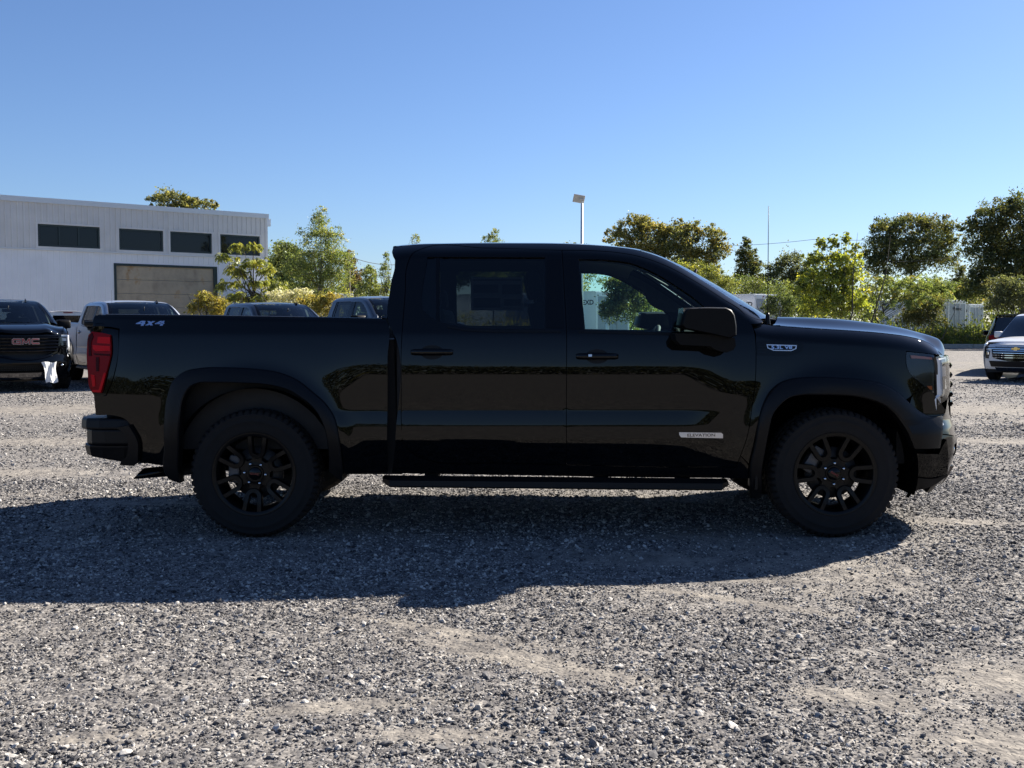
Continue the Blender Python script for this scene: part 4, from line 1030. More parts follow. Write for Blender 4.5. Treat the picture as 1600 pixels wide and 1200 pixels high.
# ---- loose stones: one scatter, far too many to count
def make_stones():
    pos = []; scl = []
    rg = np.random.default_rng(5)
    for y0, y1, den, med in ((2.9, 4.2, 13000, .0036), (4.2, 6.0, 10500, .0037), (6.0, 9.0, 4800, .0047), (9.0, 14.0, 1700, .0056), (14, 26, 330, .0075), (2.9, 7.0, 26, .0080)):
        hw = y1 / 2 + 1.7; n = int((y1 - y0) * 2 * hw * den)
        x = rg.uniform(-hw, hw, n); y = rg.uniform(y0, y1, n)
        s = np.exp(rg.normal(math.log(med), .52, n)).clip(.0016, .021)
        b = bare(x, y); cl = VN2.fbm(x * 1.3 + 7, y * 1.3, 3)
        s *= (.72 + .62 * cl) * (1 - .42 * b)
        k = (np.abs(x) < y / 2 + .45 + 1.3 * rg.random(n) ** 1.3) & (rg.random(n) > b * .80) & (rg.random(n) < .45 + cl)
        x, y, s = x[k], y[k], s[k]
        wheel = np.zeros(len(x), bool)
        for sx_ in (-1, 1):
            for sy_ in (-1, 1): wheel |= (np.abs(x - TX - sx_ * WX) < .12) & (np.abs(y - TY - sy_ * .855) < .14)
        x, y, s = x[~wheel], y[~wheel], s[~wheel]
        pos.append(np.stack([x, y, ground_z(x, y) + s * .22], 1)); scl.append(s)
    P_ = np.vstack(pos); S_ = np.concatenate(scl); n = len(P_)
    me = bpy.data.meshes.new('gravel'); me.vertices.add(n); me.vertices.foreach_set('co', P_.astype(np.float32).ravel())
    a = me.attributes.new('scl', 'FLOAT_VECTOR', 'POINT')
    sv = S_[:, None] * np.stack([rg.uniform(.8, 1.35, n), rg.uniform(.7, 1.1, n), rg.uniform(.38, .72, n)], 1); a.data.foreach_set('vector', sv.astype(np.float32).ravel())
    a = me.attributes.new('rot', 'FLOAT_VECTOR', 'POINT')
    rv = np.stack([rg.normal(0, .42, n), rg.normal(0, .42, n), rg.uniform(0, 6.28, n)], 1); a.data.foreach_set('vector', rv.astype(np.float32).ravel())
    ob = link(bpy.data.objects.new('gravel', me)); tag(ob, kind='stuff')
    mm = bpy.data.materials.new('stone'); mm.use_nodes = True; nt = mm.node_tree; b = nt.nodes['Principled BSDF']
    b.inputs['Roughness'].default_value = .85; b.inputs['Specular IOR Level'].default_value = .3
    oi = nt.nodes.new('ShaderNodeObjectInfo'); r = nt.nodes.new('ShaderNodeValToRGB'); e = r.color_ramp.elements
    e[0].position = 0; e[0].color = (0.0315, 0.0308, 0.0336, 1); e[1].position = 1; e[1].color = (.50, .47, .425, 1)
    for p_, c in ((.2, (.07, .068, .072)), (.45, (.135, .131, .129)), (.62, (.18, .168, .16)), (.80, (.33, .315, .292))): k = e.new(p_); k.color = (*c, 1)
    tc = nt.nodes.new('ShaderNodeTexCoord'); nn = nt.nodes.new('ShaderNodeTexNoise'); nn.inputs['Scale'].default_value = 2.5; nn.inputs['Detail'].default_value = 3
    nt.links.new(tc.outputs['Object'], nn.inputs['Vector'])
    ad = nt.nodes.new('ShaderNodeMath'); ad.operation = 'MULTIPLY_ADD'; ad.inputs[1].default_value = .3; nt.links.new(nn.outputs['Fac'], ad.inputs[0])
    sb_ = nt.nodes.new('ShaderNodeMath'); sb_.operation = 'SUBTRACT'; sb_.inputs[1].default_value = .15; nt.links.new(oi.outputs['Random'], sb_.inputs[0]); nt.links.new(sb_.outputs[0], ad.inputs[2])
    nt.links.new(ad.outputs[0], r.inputs['Fac']); nt.links.new(r.outputs['Color'], b.inputs['Base Color'])
    ng = bpy.data.node_groups.new('gravel_scatter', 'GeometryNodeTree')
    ng.interface.new_socket('Geometry', in_out='INPUT', socket_type='NodeSocketGeometry'); ng.interface.new_socket('Geometry', in_out='OUTPUT', socket_type='NodeSocketGeometry')
    N = ng.nodes; Lk = ng.links; gi = N.new('NodeGroupInput'); go = N.new('NodeGroupOutput')
    gti = N.new('GeometryNodeGeometryToInstance')
    for k in range(7):
        ico = N.new('GeometryNodeMeshIcoSphere'); ico.inputs['Radius'].default_value = 1.0; ico.inputs['Subdivisions'].default_value = 2 if k % 3 == 0 else 1
        sp = N.new('GeometryNodeSetPosition'); po = N.new('GeometryNodeInputPosition')
        vo = N.new('ShaderNodeTexVoronoi'); vo.inputs['Scale'].default_value = 1.1
        va = N.new('ShaderNodeVectorMath'); va.operation = 'ADD'; va.inputs[1].default_value = (k * 3.7, k * 1.9, k * 5.3)
        Lk.new(po.outputs[0], va.inputs[0]); Lk.new(va.outputs[0], vo.inputs['Vector'])
        mr = N.new('ShaderNodeMapRange'); mr.inputs['From Max'].default_value = .9; mr.inputs['To Min'].default_value = 1.3; mr.inputs['To Max'].default_value = .62
        Lk.new(vo.outputs['Distance'], mr.inputs['Value'])
        ms = N.new('ShaderNodeVectorMath'); ms.operation = 'SCALE'; Lk.new(po.outputs[0], ms.inputs[0]); Lk.new(mr.outputs['Result'], ms.inputs['Scale'])
        Lk.new(ico.outputs['Mesh'], sp.inputs['Geometry']); Lk.new(ms.outputs[0], sp.inputs['Position'])
        ss = N.new('GeometryNodeSetShadeSmooth'); ss.inputs['Shade Smooth'].default_value = False
        Lk.new(sp.outputs[0], ss.inputs['Geometry'])
        sm_ = N.new('GeometryNodeSetMaterial'); sm_.inputs['Material'].default_value = mm; Lk.new(ss.outputs[0], sm_.inputs['Geometry'])
        Lk.new(sm_.outputs[0], gti.inputs[0])
    m2p = N.new('GeometryNodeMeshToPoints'); Lk.new(gi.outputs[0], m2p.inputs['Mesh'])
    iop = N.new('GeometryNodeInstanceOnPoints'); Lk.new(m2p.outputs[0], iop.inputs['Points']); Lk.new(gti.outputs[0], iop.inputs['Instance'])
    iop.inputs['Pick Instance'].default_value = True
    na1 = N.new('GeometryNodeInputNamedAttribute'); na1.data_type = 'FLOAT_VECTOR'; na1.inputs['Name'].default_value = 'scl'
    na2 = N.new('GeometryNodeInputNamedAttribute'); na2.data_type = 'FLOAT_VECTOR'; na2.inputs['Name'].default_value = 'rot'
    e2r = N.new('FunctionNodeEulerToRotation'); Lk.new(na2.outputs['Attribute'], e2r.inputs[0])
    Lk.new(e2r.outputs[0], iop.inputs['Rotation']); Lk.new(na1.outputs['Attribute'], iop.inputs['Scale'])
    Lk.new(iop.outputs[0], go.inputs[0])
    md = ob.modifiers.new('scatter', 'NODES'); md.node_group = ng
    print('stones', n)
make_stones()
# ================================================================== warehouse on the left
mat('siding_upper', (.66, .645, .62), .45, metal=.0, noise=.06, nscale=1.3)
mat('siding_lower', (.77, .78, .80), .45, noise=.05, nscale=.9)
mat('flashing', (.62, .63, .64), .35, metal=.3)
mat('frame_green', (.012, .028, .03), .4)
mat('window_glass', (.006, .009, .014), .03, spec=.35)
mat('concrete', (.34, .33, .31), .9, noise=.2, nscale=6, bump=.3, bscale=60)
mat('galvanised', (.62, .64, .66), .5, metal=.2)
mat('lamp_head', (.55, .54, .52), .5)
mat('pole_wood', (.05, .035, .026), .9, noise=.3, nscale=20)
mat('wire', (.015, .015, .015), .7)
mat('trailer_white', (.78, .79, .80), .3, noise=.04, nscale=2, coat=.6)
mat('trailer_grey', (.36, .39, .42), .4)
mat('letter_black', (.012, .012, .016), .6)
def door_mat():
    m = bpy.data.materials.new('weathered_board'); m.use_nodes = True; MATS['weathered_board'] = m; nt = m.node_tree; b = nt.nodes['Principled BSDF']; L = nt.links
    b.inputs['Roughness'].default_value = .85
    tc = nt.nodes.new('ShaderNodeTexCoord'); mp = nt.nodes.new('ShaderNodeMapping'); mp.inputs['Scale'].default_value = (1.2, 1.2, .8); L.new(tc.outputs['Object'], mp.inputs[0])
    n = nt.nodes.new('ShaderNodeTexNoise'); n.inputs['Scale'].default_value = 1.1; n.inputs['Detail'].default_value = 7; n.inputs['Roughness'].default_value = .65; L.new(mp.outputs[0], n.inputs['Vector'])
    r = nt.nodes.new('ShaderNodeValToRGB'); e = r.color_ramp.elements
    e[0].position = .3; e[0].color = (.24, .19, .135, 1); e[1].position = .70; e[1].color = (.30, .15, .05, 1)
    for p_, c in ((.45, (.36, .30, .215)), (.58, (.43, .355, .25)), (.66, (.36, .25, .14))): k = e.new(p_); k.color = (*c, 1)
    L.new(n.outputs['Fac'], r.inputs['Fac']); L.new(r.outputs['Color'], b.inputs['Base Color'])
door_mat()
WB = Vector((-15.16, 63.5)); WD = Vector((.78, .626)).normalized(); WN = Vector((WD.y, -WD.x))
def wallpt(px, py):
    """photo ray -> (distance along the wall from its right end, height)"""
    u = (px - 800) / 1600; v = (600 - py) / 1600
    d = Vector((u, math.cos(PITCH) + v * math.sin(PITCH))); dz = -math.sin(PITCH) + v * math.cos(PITCH)
    t = WB.dot(WN) / d.dot(WN); q = d * t - WB
    return q.dot(WD), CAM_H + t * dz
bld = thing('warehouse', 'long pale corrugated metal warehouse with high dark windows behind the parked trucks', 'warehouse', (WB.x, WB.y, 0))
def wl_(u, z, o): return (WD.x * u + WN.x * o, WD.y * u + WN.y * o, z)
ax_wall = lambda a, b, h: wl_(a, b, h)
def wbox(mb, u0, u1, z0, z1, o0, o1): return mb.prism([(u0, z0), (u1, z0), (u1, z1), (u0, z1)], o0, o1, ax_wall)
ztop_w = (wallpt(5, 313)[1] + wallpt(416, 341)[1]) / 2; zband = (wallpt(5, 387)[1] + wallpt(410, 404)[1]) / 2
UL = -34.0
wins = []
for (xa, xb, ya, yb, panes) in ((58, 155, 349.5, 386, 3), (185, 254, 357.5, 390.5, 1), (265, 330, 361, 394.5, 1), (343, 405, 366, 398, 1)):
    u0, z1 = wallpt(xa, ya); u1, _ = wallpt(xb, ya); _, z0 = wallpt(xa, (yb if xa == 58 else yb - 1)); wins.append([u0, u1, z0, z1, panes])
zt = np.mean([w[3] for w in wins]); zb_ = np.mean([w[2] for w in wins])
for w in wins: w[2] = zb_; w[3] = zt
gu0, gz1 = wallpt(177.5, 411); gu1, _ = wallpt(339, 415)
gar = [gu0, gu1, 0, gz1]
def solid(mb, u0, u1, z0, z1, holes, o0, o1):
    us = sorted({u0, u1, *[h[0] for h in holes], *[h[1] for h in holes]}); zs = sorted({z0, z1, *[h[2] for h in holes], *[h[3] for h in holes]})
    us = [u for u in us if u0 <= u <= u1]; zs = [z for z in zs if z0 <= z <= z1]
    for a, b in zip(us, us[1:]):
        for c, d in zip(zs, zs[1:]):
            m_ = ((a + b) / 2, (c + d) / 2)
            if not any(h[0] < m_[0] < h[1] and h[2] < m_[1] < h[3] for h in holes): wbox(mb, a, b, c, d, o0, o1)
up = MB(); solid(up, UL, 0, zband, ztop_w, wins, -.15, .06); upper = up.build('upper_wall', M['siding_upper'], bld)
lo_ = MB(); solid(lo_, UL, 0, 0, zband - .05, [gar], -.15, 0); lower = lo_.build('lower_wall', M['siding_lower'], bld)
def ribs(z0, z1, holes, o, d, pitch, w, name, material, par):
    mb = MB(); u = UL
    while u < -.1:
        cuts = [(z0, z1)]
        for h in holes:
            if h[0] - .08 < u + w / 2 < h[1] + .08:
                new = []
                for a, b in cuts:
                    if h[2] - .1 > a: new.append((a, min(b, h[2] - .1)))
                    if h[3] + .1 < b: new.append((max(a, h[3] + .1), b))
                cuts = new
        for a, b in cuts:
            mb.add([wl_(u, a, o), wl_(u + w * .25, a, o + d), wl_(u + w * .75, a, o + d), wl_(u + w, a, o), wl_(u, b, o), wl_(u + w * .25, b, o + d), wl_(u + w * .75, b, o + d), wl_(u + w, b, o)],
                   [(0, 1, 5, 4), (1, 2, 6, 5), (2, 3, 7, 6), (4, 5, 6, 7), (0, 3, 2, 1)])
        u += pitch
    tag(mb.build(name, material, par), kind='stuff')
ribs(zband + .02, ztop_w - .02, wins, .06, .06, .30, .10, 'wall_ribs', M['siding_upper'], upper)
ribs(.1, zband - .07, [gar], .0, .022, .30, .08, 'wall_ribs', M['siding_lower'], lower)
wbox(MB(), UL, .03, zband - .05, zband + .03, -.1, .11).build('band_flashing', M['flashing'], bld)
wbox(MB(), UL, .14, ztop_w - .02, ztop_w + .26, -.3, .16).build('roof_flashing', M['flashing'], bld)
wbox(MB(), -.09, .06, 0, zband - .05, -.2, .05).build('corner_trim', M['siding_lower'], bld)
wbox(MB(), -.09, .07, zband + .03, ztop_w - .02, -.2, .11).build('corner_trim', M['siding_upper'], bld)
bk = MB(); wbox(bk, UL, 0, 0, ztop_w, -14, -.16); bk.build('building_shell', M['siding_lower'], bld)
wbox(MB(), UL, .05, ztop_w, ztop_w + .2, -14.1, -.31).build('roof', M['flashing'], bld)
for (u0, u1, z0, z1, panes) in wins:
    mb = MB(); t = .10
    for a, b, c, d in ((u0, u1, z0, z0 + t), (u0, u1, z1 - t, z1), (u0, u0 + t, z0 + t, z1 - t), (u1 - t, u1, z0 + t, z1 - t)): wbox(mb, a, b, c, d, -.10, .02)
    wf = mb.build('window', M['frame_green'], bld)
    for k in range(panes):
        a = u0 + t + (u1 - u0 - 2 * t) * k / panes; b = u0 + t + (u1 - u0 - 2 * t) * (k + 1) / panes
        tilt = .012 * (k - 1)
        mesh_obj('pane', [wl_(a + .03, z0 + t, -.05), wl_(b - .03, z0 + t, -.05 + tilt), wl_(b - .03, z1 - t, -.05 + tilt), wl_(a + .03, z1 - t, -.05)], [(0, 1, 2, 3)], M['window_glass'], wf)
        if k: wbox(MB(), a - .04, a + .04, z0 + t, z1 - t, -.09, .0).build('mullion', M['frame_green'], wf)
    for a, b, c, d in ((u0 - .12, u1 + .12, z0 - .12, z0 - .002), (u0 - .12, u1 + .12, z1 + .002, z1 + .10), (u0 - .12, u0 - .002, z0, z1), (u1 + .002, u1 + .12, z0, z1)):
        wbox(MB(), a, b, c, d, .0, .105).build('window_trim', M['siding_upper'], wf)
mb = MB()
for a, b, c, d in ((gu0, gu0 + .14, 0, gz1), (gu1 - .22, gu1, 0, gz1), (gu0 + .14, gu1 - .22, gz1 - .12, gz1)): wbox(mb, a, b, c, d, -.14, .02)
gd = mb.build('garage_door', M['frame_green'], bld)
npan = 6; ph = (gz1 - .12) / npan
for k in range(npan): wbox(MB(), gu0 + .14, gu1 - .22, k * ph + .012, (k + 1) * ph - .012, -.13, -.07 - .006 * (k % 2)).build('door_panel', M['weathered_board'], gd)
lx = MB(); wbox(lx, .02, .28, zband + 2.0, zband + 2.45, -.1, .12); lx.build('wall_light', M['paint_white'], bld)

# ================================================================== street lamp, poles, wires
lx_, ly_ = at(909, 380, 54)[0], 54
lz = at(908, 318, 54)[2]
lamp = thing('street_lamp', 'tall white steel lamp post with a flat tilted lamp head', 'street lamp', (lx_, ly_, 0))
MB().tube([(0, 0, 0), (0, 0, lz)], [.10, .062], 14).build('post', M['galvanised'], lamp)
MB().lathe([(0, .06), (.17, .05), (.17, 0), (.12, -.01)], 16, 'z').build('base_plate', M['galvanised'], lamp)
MB().tube([(0, 0, lz - .05), (0, 0, lz + .22)], [.04, .035], 10).build('arm', M['galvanised'], lamp)
m4 = Matrix.Translation((-.12, 0, lz + .24)) @ Matrix.Rotation(R(10), 4, 'Y') @ Matrix.Rotation(R(-42), 4, 'X')
MB().box(-.34, .26, -.26, .26, -.03, .03, M4=m4, bev=.015).box(.0, .2, -.1, .1, -.10, -.03, M4=m4, bev=.01).build('lamp_head', M['lamp_head'], lamp)
def pole(px, ptop, Y, label, r=.13, cross=False):
    x, _, z = at(px, ptop, Y)
    p = thing('utility_pole', label, 'utility pole', (x, Y, 0), group=None)
    MB().tube([(0, 0, 0), (0, 0, z)], [r * 1.3, r], 10).build('post', M['pole_wood'], p)
    if cross: MB().box(-.9, .9, -.06, .06, z - .5, z - .38).build('crossarm', M['pole_wood'], p)
    return Vector((x, Y, z))
pa = pole(543.5, 393, 74, 'dark wooden pole rising between the tall birch and the sparse saplings', .17)
pb = pole(586.5, 426, 92, 'thin wooden pole low behind the small bushy tree left of the cab', .12)
def wire(pts, label, r=.022, sag=.5):
    mb = MB(); P_ = []
    for a, b in zip(pts, pts[1:]):
        for t in np.linspace(0, 1, 14)[: 13 if b is not pts[-1] else 14]: p = Vector(a).lerp(Vector(b), t); p.z -= sag * 4 * t * (1 - t); P_.append(p)
    mb.tube(P_, r, 5)
    tag(mb.build('overhead_wire', M['wire']), label, 'wire')
wire([pa - Vector((0, 0, .3)), at(640, 411, 80), at(760, 405, 95)], 'overhead wire running right from the dark wooden pole to the truck roof', .022, .35)
wire([pa - Vector((0, 0, 1.2)), pb - Vector((0, 0, .2)), at(760, 440, 95)], 'lower overhead wire from the dark pole past the thin pole', .02, .3)
wire([at(1040, 384, 88), at(1272, 374, 88), at(1500, 366, 92)], 'thin overhead wire crossing the sky behind the truck antenna', .018, .25)
wire([at(1380, 409, 80), at(1520, 396, 80), at(1700, 380, 80)], 'thin overhead wire crossing between the two dark trees on the right', .018, .2)

# ================================================================== white cargo trailers
TD = Vector((.78, .626, 0)); TN = Vector((.626, -.78, 0))
def trailer(px, Y, label, door_txt, L=5.6, W=2.5, z0=.95, z1=3.12, txt=True):
    X = at(px, 500, Y)[0]
    t = thing('cargo_trailer', label, 'trailer', (X, Y, 0), math.atan2(TD.y, TD.x), 'white cargo trailers beyond the yard')
    # local: x along the door face, -y out of the doors, corner seen from the yard at the origin
    b = MB().box(.0, W, .05, L, z0, z1, bev=.03); body = b.build('box_body', M['trailer_white'], t)
    mb = MB()
    for a in (0.0, W - .12): mb.box(a, a + .12, -.03, .049, z0, z1, bev=.01)
    mb.box(.12, W - .12, -.03, .049, z1 - .24, z1, bev=.01).box(.12, W - .12, -.03, .049, z0, z0 + .10, bev=.01)
    fr_ = mb.build('door_frame', M['trailer_white'], t)
    for k in range(2):
        a = .125 + k * (W - .25) / 2
        d = MB().box(a + .008, a + (W - .25) / 2 - .008, -.012, .045, z0 + .105, z1 - .245, bev=.008).build('rear_door', M['trailer_grey'], t)
        xb = a + (W - .25) / 2 * (.72 if k == 0 else .28)
        MB().tube([(xb, -.04, z0 + .1), (xb, -.04, z1 - .25)], .016, 6).build('lock_bar', M['trailer_grey'], d)
        if door_txt and k == 0:
            lettering('door_lettering', door_txt, .34, M['letter_black'], d, lambda p, q, r: (W * .5 + p, -.05 - r, z0 + (z1 - z0) * .72 + q), .003, .006, 0, 1.3)
    for k in range(3): MB().box(W * (.3 + .2 * k) - .05, W * (.3 + .2 * k) + .05, -.05, -.028, z1 - .14, z1 - .08).build('marker_light', M['red_lens'], fr_)
    if txt:
        lettering('side_lettering', 'EXD', .36, M['letter_black'], body, lambda p, q, r: (-.008 - r, .62 - p, z0 + (z1 - z0) * .74 + q), .003, .008, 0, 1.3)
    MB().box(-.02, W + .02, .04, L, z1 - .02, z1 + .05).build('roof_rail', M['paint_white'], body)
    MB().box(.1, W - .1, .0, L, z0 - .2, z0 - .02).build('frame', M['underbody'], t)
    for yy in (L * .42, L * .58):
        for xx in (.12, W - .12):
            w = MB().lathe([(.12, -.10), (.30, -.11), (.36, -.08), (.37, 0), (.36, .08), (.30, .11), (.12, .10)], 24, 'x', (xx, yy, .37)); w.build('wheel', M['rubber'], t)
    MB().tube([(W / 2, L, z0 - .1), (W / 2, L + 1.3, z0 - .3)], .06, 6).build('tongue', M['underbody'], t)
trailer(931, 55, 'white cargo trailer seen through the front door window of the truck', 'Protec')
trailer(1179, 60, 'white cargo trailer just above the black side mirror', 'Protec')
trailer(1481, 74, 'white cargo trailer with black letters right of the hood, nearer of the two there', 'Protec')
trailer(1514, 90, 'white cargo trailer partly behind weeds beside the silver car', '')
trailer(492, 58, 'white cargo trailer mostly hidden by pale weeds left of the cab', '', 6.5, txt=False)
trailer(790, 58, 'white cargo trailer seen through the dark rear door window', 'Protec')
px_ = at(948.5, 500, 50)
wp = thing('marker_post', 'slim white post standing beyond the truck front window', 'post', (px_[0], 50, 0))
MB().tube([(0, 0, 0), (0, 0, at(948, 481, 50)[2])], .09, 10).build('post', M['paint_white'], wp)
MB().lathe([(0, .05), (.09, .03), (.095, 0)], 12, 'z', (0, 0, at(948, 481, 50)[2])).build('post_cap', M['paint_white'], wp)
# kerb and planted verge at the far side of the yard
KY = 60.0
kb = MB()
for i in range(30):
    x0 = 3 + i * 3.0; kb = MB().box(x0 + .01, x0 + 2.99, KY, KY + .25, -.05, .22 + .01 * (i % 2), bev=.03)
    if i == 0: kroot = thing('kerb', 'weathered grey concrete kerb along the far side of the gravel yard', 'kerb', (3, KY, 0))
    o = kb.build('kerb_stone', M['concrete'], kroot); o.matrix_parent_inverse = kroot.matrix_basis.inverted()
    o.location = (0, 0, 0); 
for o in kroot.children: o.matrix_parent_inverse = Matrix.Translation((-3, -KY, 0))
mat('verge_soil', (.10, .11, .045), .95, noise=.4, nscale=1.5)
tag(mesh_obj('grass_verge', [(-60, KY + .26, .10), (140, KY + .26, .10), (300, 200, .4), (-200, 200, .4)], [(0, 1, 2, 3)], M['verge_soil']), kind='structure')
# ================================================================== trees and plants
def leaf_mat(name, trans=.45, gloss=.0):
    m = bpy.data.materials.new(name); m.use_nodes = True; MATS[name] = m; nt = m.node_tree; nt.nodes.clear(); L = nt.links
    out = nt.nodes.new('ShaderNodeOutputMaterial'); a = nt.nodes.new('ShaderNodeAttribute'); a.attribute_name = 'tint'
    d = nt.nodes.new('ShaderNodeBsdfDiffuse'); t = nt.nodes.new('ShaderNodeBsdfTranslucent'); mx = nt.nodes.new('ShaderNodeMixShader'); mx.inputs[0].default_value = trans
    g = nt.nodes.new('ShaderNodeBsdfGlossy'); g.inputs['Roughness'].default_value = .45; g.inputs['Color'].default_value = (.6, .62, .6, 1); m2 = nt.nodes.new('ShaderNodeMixShader'); m2.inputs[0].default_value = .05
    mul = nt.nodes.new('ShaderNodeMix'); mul.data_type = 'RGBA'; mul.blend_type = 'MULTIPLY'; mul.inputs['Factor'].default_value = 1; mul.inputs[7].default_value = (1.75, 1.68, .95, 1)
    L.new(a.outputs['Color'], d.inputs['Color']); L.new(a.outputs['Color'], mul.inputs[6]); L.new(mul.outputs[2], t.inputs['Color'])
    L.new(d.outputs[0], mx.inputs[1]); L.new(t.outputs[0], mx.inputs[2]); L.new(mx.outputs[0], m2.inputs[1]); L.new(g.outputs[0], m2.inputs[2]); L.new(m2.outputs[0], out.inputs['Surface'])
leaf_mat('leaf')
mat('bark', (.06, .05, .04), .9, noise=.3, nscale=12)
mat('bark_pale', (.30, .28, .25), .85, noise=.3, nscale=12)
def leaf_mesh(name, C, S, colors, parent, rg, droop=0.0, aspect=.55, D=None):
    """C centres (n,3), S sizes (n), colours (n,3): one four-cornered leaf each, any way up"""
    n = len(C)
    a = rg.normal(size=(n, 3)) if D is None else D + rg.normal(0, .25, (n, 3))
    a[:, 2] -= droop; a /= np.linalg.norm(a, axis=1)[:, None]
    b = rg.normal(size=(n, 3)); b -= a * (a * b).sum(1)[:, None]; b /= np.linalg.norm(b, axis=1)[:, None]
    nn = np.cross(a, b)
    p0 = C - a * S[:, None]; p2 = C + a * S[:, None]
    p1 = C + b * (S * aspect)[:, None] + nn * (S * .18)[:, None]; p3 = C - b * (S * aspect)[:, None] + nn * (S * .18)[:, None]
    v = np.stack([p0, p1, p2, p3], 1).reshape(-1, 3)
    me = bpy.data.meshes.new(name)
    me.vertices.add(4 * n); me.vertices.foreach_set('co', v.astype(np.float32).ravel())
    me.loops.add(4 * n); me.loops.foreach_set('vertex_index', np.arange(4 * n, dtype=np.int32))
    me.polygons.add(n); me.polygons.foreach_set('loop_start', np.arange(0, 4 * n, 4, dtype=np.int32))
    me.update(calc_edges=True)
    at_ = me.color_attributes.new('tint', 'FLOAT_COLOR', 'POINT')
    c = np.concatenate([np.repeat(colors, 4, 0), np.ones((4 * n, 1))], 1); at_.data.foreach_set('color', c.astype(np.float32).ravel())
    me.materials.append(M['leaf'])
    return link(bpy.data.objects.new(name, me), parent)
PAL = {
    'olive': [(.105, .112, .042), (.075, .082, .034), (.14, .132, .045), (.16, .132, .04)],
    'dark': [(.044, .056, .023), (.058, .07, .026), (.085, .088, .03), (.115, .105, .034)],
    'birch': [(.11, .14, .045), (.08, .105, .034), (.16, .18, .06), (.18, .17, .045)],
    'yellow': [(.14, .15, .03), (.11, .125, .032), (.18, .175, .03), (.08, .094, .028)],
    'green': [(.062, .085, .030), (.075, .098, .034), (.05, .066, .025), (.10, .115, .034)],
    'lime': [(.19, .215, .032), (.145, .175, .034), (.26, .255, .034), (.09, .11, .03)],
    'gold': [(.20, .16, .03), (.16, .15, .035), (.12, .12, .03), (.25, .21, .07)],
    'pale': [(.40, .38, .28), (.48, .46, .38), (.26, .25, .14), (.16, .17, .06)],
    'brown': [(.07, .05, .025), (.09, .06, .03), (.05, .045, .022), (.06, .06, .025)],
    'grey': [(.065, .075, .035), (.085, .095, .045), (.05, .06, .028), (.10, .10, .045)],
}
def tree(name, label, cat, Y, blobs, n, leaf, pal, seed, group=None, frond=False, bark='bark', base_px=None, clump=1.0, shell=.5, depth=1.0, limbs=14, trunk=.011, stems=1, weights=None, droop=0.0):
    rg = np.random.default_rng(seed); s = Y / 1600; n = int(n * (1.15 if frond else 2.5)); leaf = leaf * (.95 if frond else .57)
    W = []
    for (cx, cy, rx, ry) in blobs:
        c = np.array(at(cx, cy, Y)); W.append((c, rx * s, ry * s))
    zt = max(c[2] + rz for c, _, rz in W)
    bx = at(base_px, 500, Y)[0] if base_px else float(np.average([c[0] for c, _, _ in W], weights=[a * b for _, a, b in W]))
    root = thing(name, label, cat, (bx, Y, 0), group=group); O = np.array([bx, Y, 0])
    ar = np.array([a * b for _, a, b in W]); ar = ar / ar.sum()
    pal_ = np.array(PAL[pal]); pw = np.array(weights or [.35, .3, .22, .13]); pw = pw / pw.sum()
    Cs, Ss, Cols, Ds = [], [], [], []; tips = []
    for (c, rx, rz), w in zip(W, ar):
        nb = int(n * w); ry = (rx + rz) / 2 * depth; mr = (rx + rz) / 2
        K = int(max(6, min(70, 12 * mr / (leaf * 5 * clump))))
        d = rg.normal(size=(K, 3)); d /= np.linalg.norm(d, axis=1)[:, None]
        d[:, 2] = np.where(d[:, 2] < -.5, -d[:, 2] * .5, d[:, 2])
        rad = rg.uniform(shell, .97, K) ** .8; spr = rg.random(K) < .3; rad = np.where(spr, rg.uniform(.98, 1.2, K), rad)
        cc = c + d * rad[:, None] * np.array([rx, ry, rz]); tips += list(cc)
        kc = (1.75 if frond else 1.45) * pal_[rg.choice(4, K, p=pw)] * rg.uniform(.75, 1.25, (K, 1))
        k = rg.integers(0, K, nb)
        if frond:
            # drooping compound leaves: leaflets set along arching stalks
            M_ = max(1, nb // 16); kk = rg.integers(0, K, M_)
            base = cc[kk] + rg.normal(0, .12 * mr, (M_, 3)); dr = rg.normal(size=(M_, 3)); dr[:, 2] = np.abs(dr[:, 2]) * .4; dr /= np.linalg.norm(dr, axis=1)[:, None]
            Lf = rg.uniform(.45, .95, M_) * leaf * 5
            for j in range(16):
                t = (j // 2 + 1) / 8; p = base + dr * (Lf * t)[:, None]; p[:, 2] -= Lf * .75 * t * t
                sd = np.cross(dr, [0, 0, 1]) * (1 if j % 2 else -1); q = p + sd * (leaf * .7); q[:, 2] -= leaf * .4
                Cs.append(q); Ss.append(leaf * rg.uniform(.7, 1.1, M_)); Cols.append(kc[kk] * rg.uniform(.75, 1.25, (M_, 1))); dd = sd.copy(); dd[:, 2] -= .9; Ds.append(dd)
        else:
            g = rg.normal(size=(nb, 3)) * .52
            cr = mr * .44 * clump * rg.uniform(.45, 1.4, K) * np.where(spr, .5, 1.0)
            p = cc[k] + g * cr[k][:, None] * np.array([1.1, 1.1, .85])
            st = rg.random(nb) < .16; g2 = rg.normal(size=(nb, 3)); g2 *= (rg.uniform(0, 1, nb) ** .4 / (np.linalg.norm(g2, axis=1) + 1e-9))[:, None]
            p = np.where(st[:, None], c + g2 * np.array([rx, ry, rz]) * 1.03, p)
            Cs.append(p); Ss.append(leaf * rg.uniform(.55, 1.3, nb)); Cols.append(kc[k] * rg.uniform(.7, 1.3, (nb, 1))); Ds.append(rg.normal(size=(nb, 3)))
    C = np.vstack(Cs) - O; keep = C[:, 2] > .05
    leaf_mesh('crown', C[keep], np.concatenate(Ss)[keep], np.vstack(Cols)[keep].clip(0, .6), root, rg, droop, .33 if frond else .55, np.vstack(Ds)[keep])
    mb = MB(); r0 = max(.03, zt * trunk); top = max(W, key=lambda q: q[0][2])
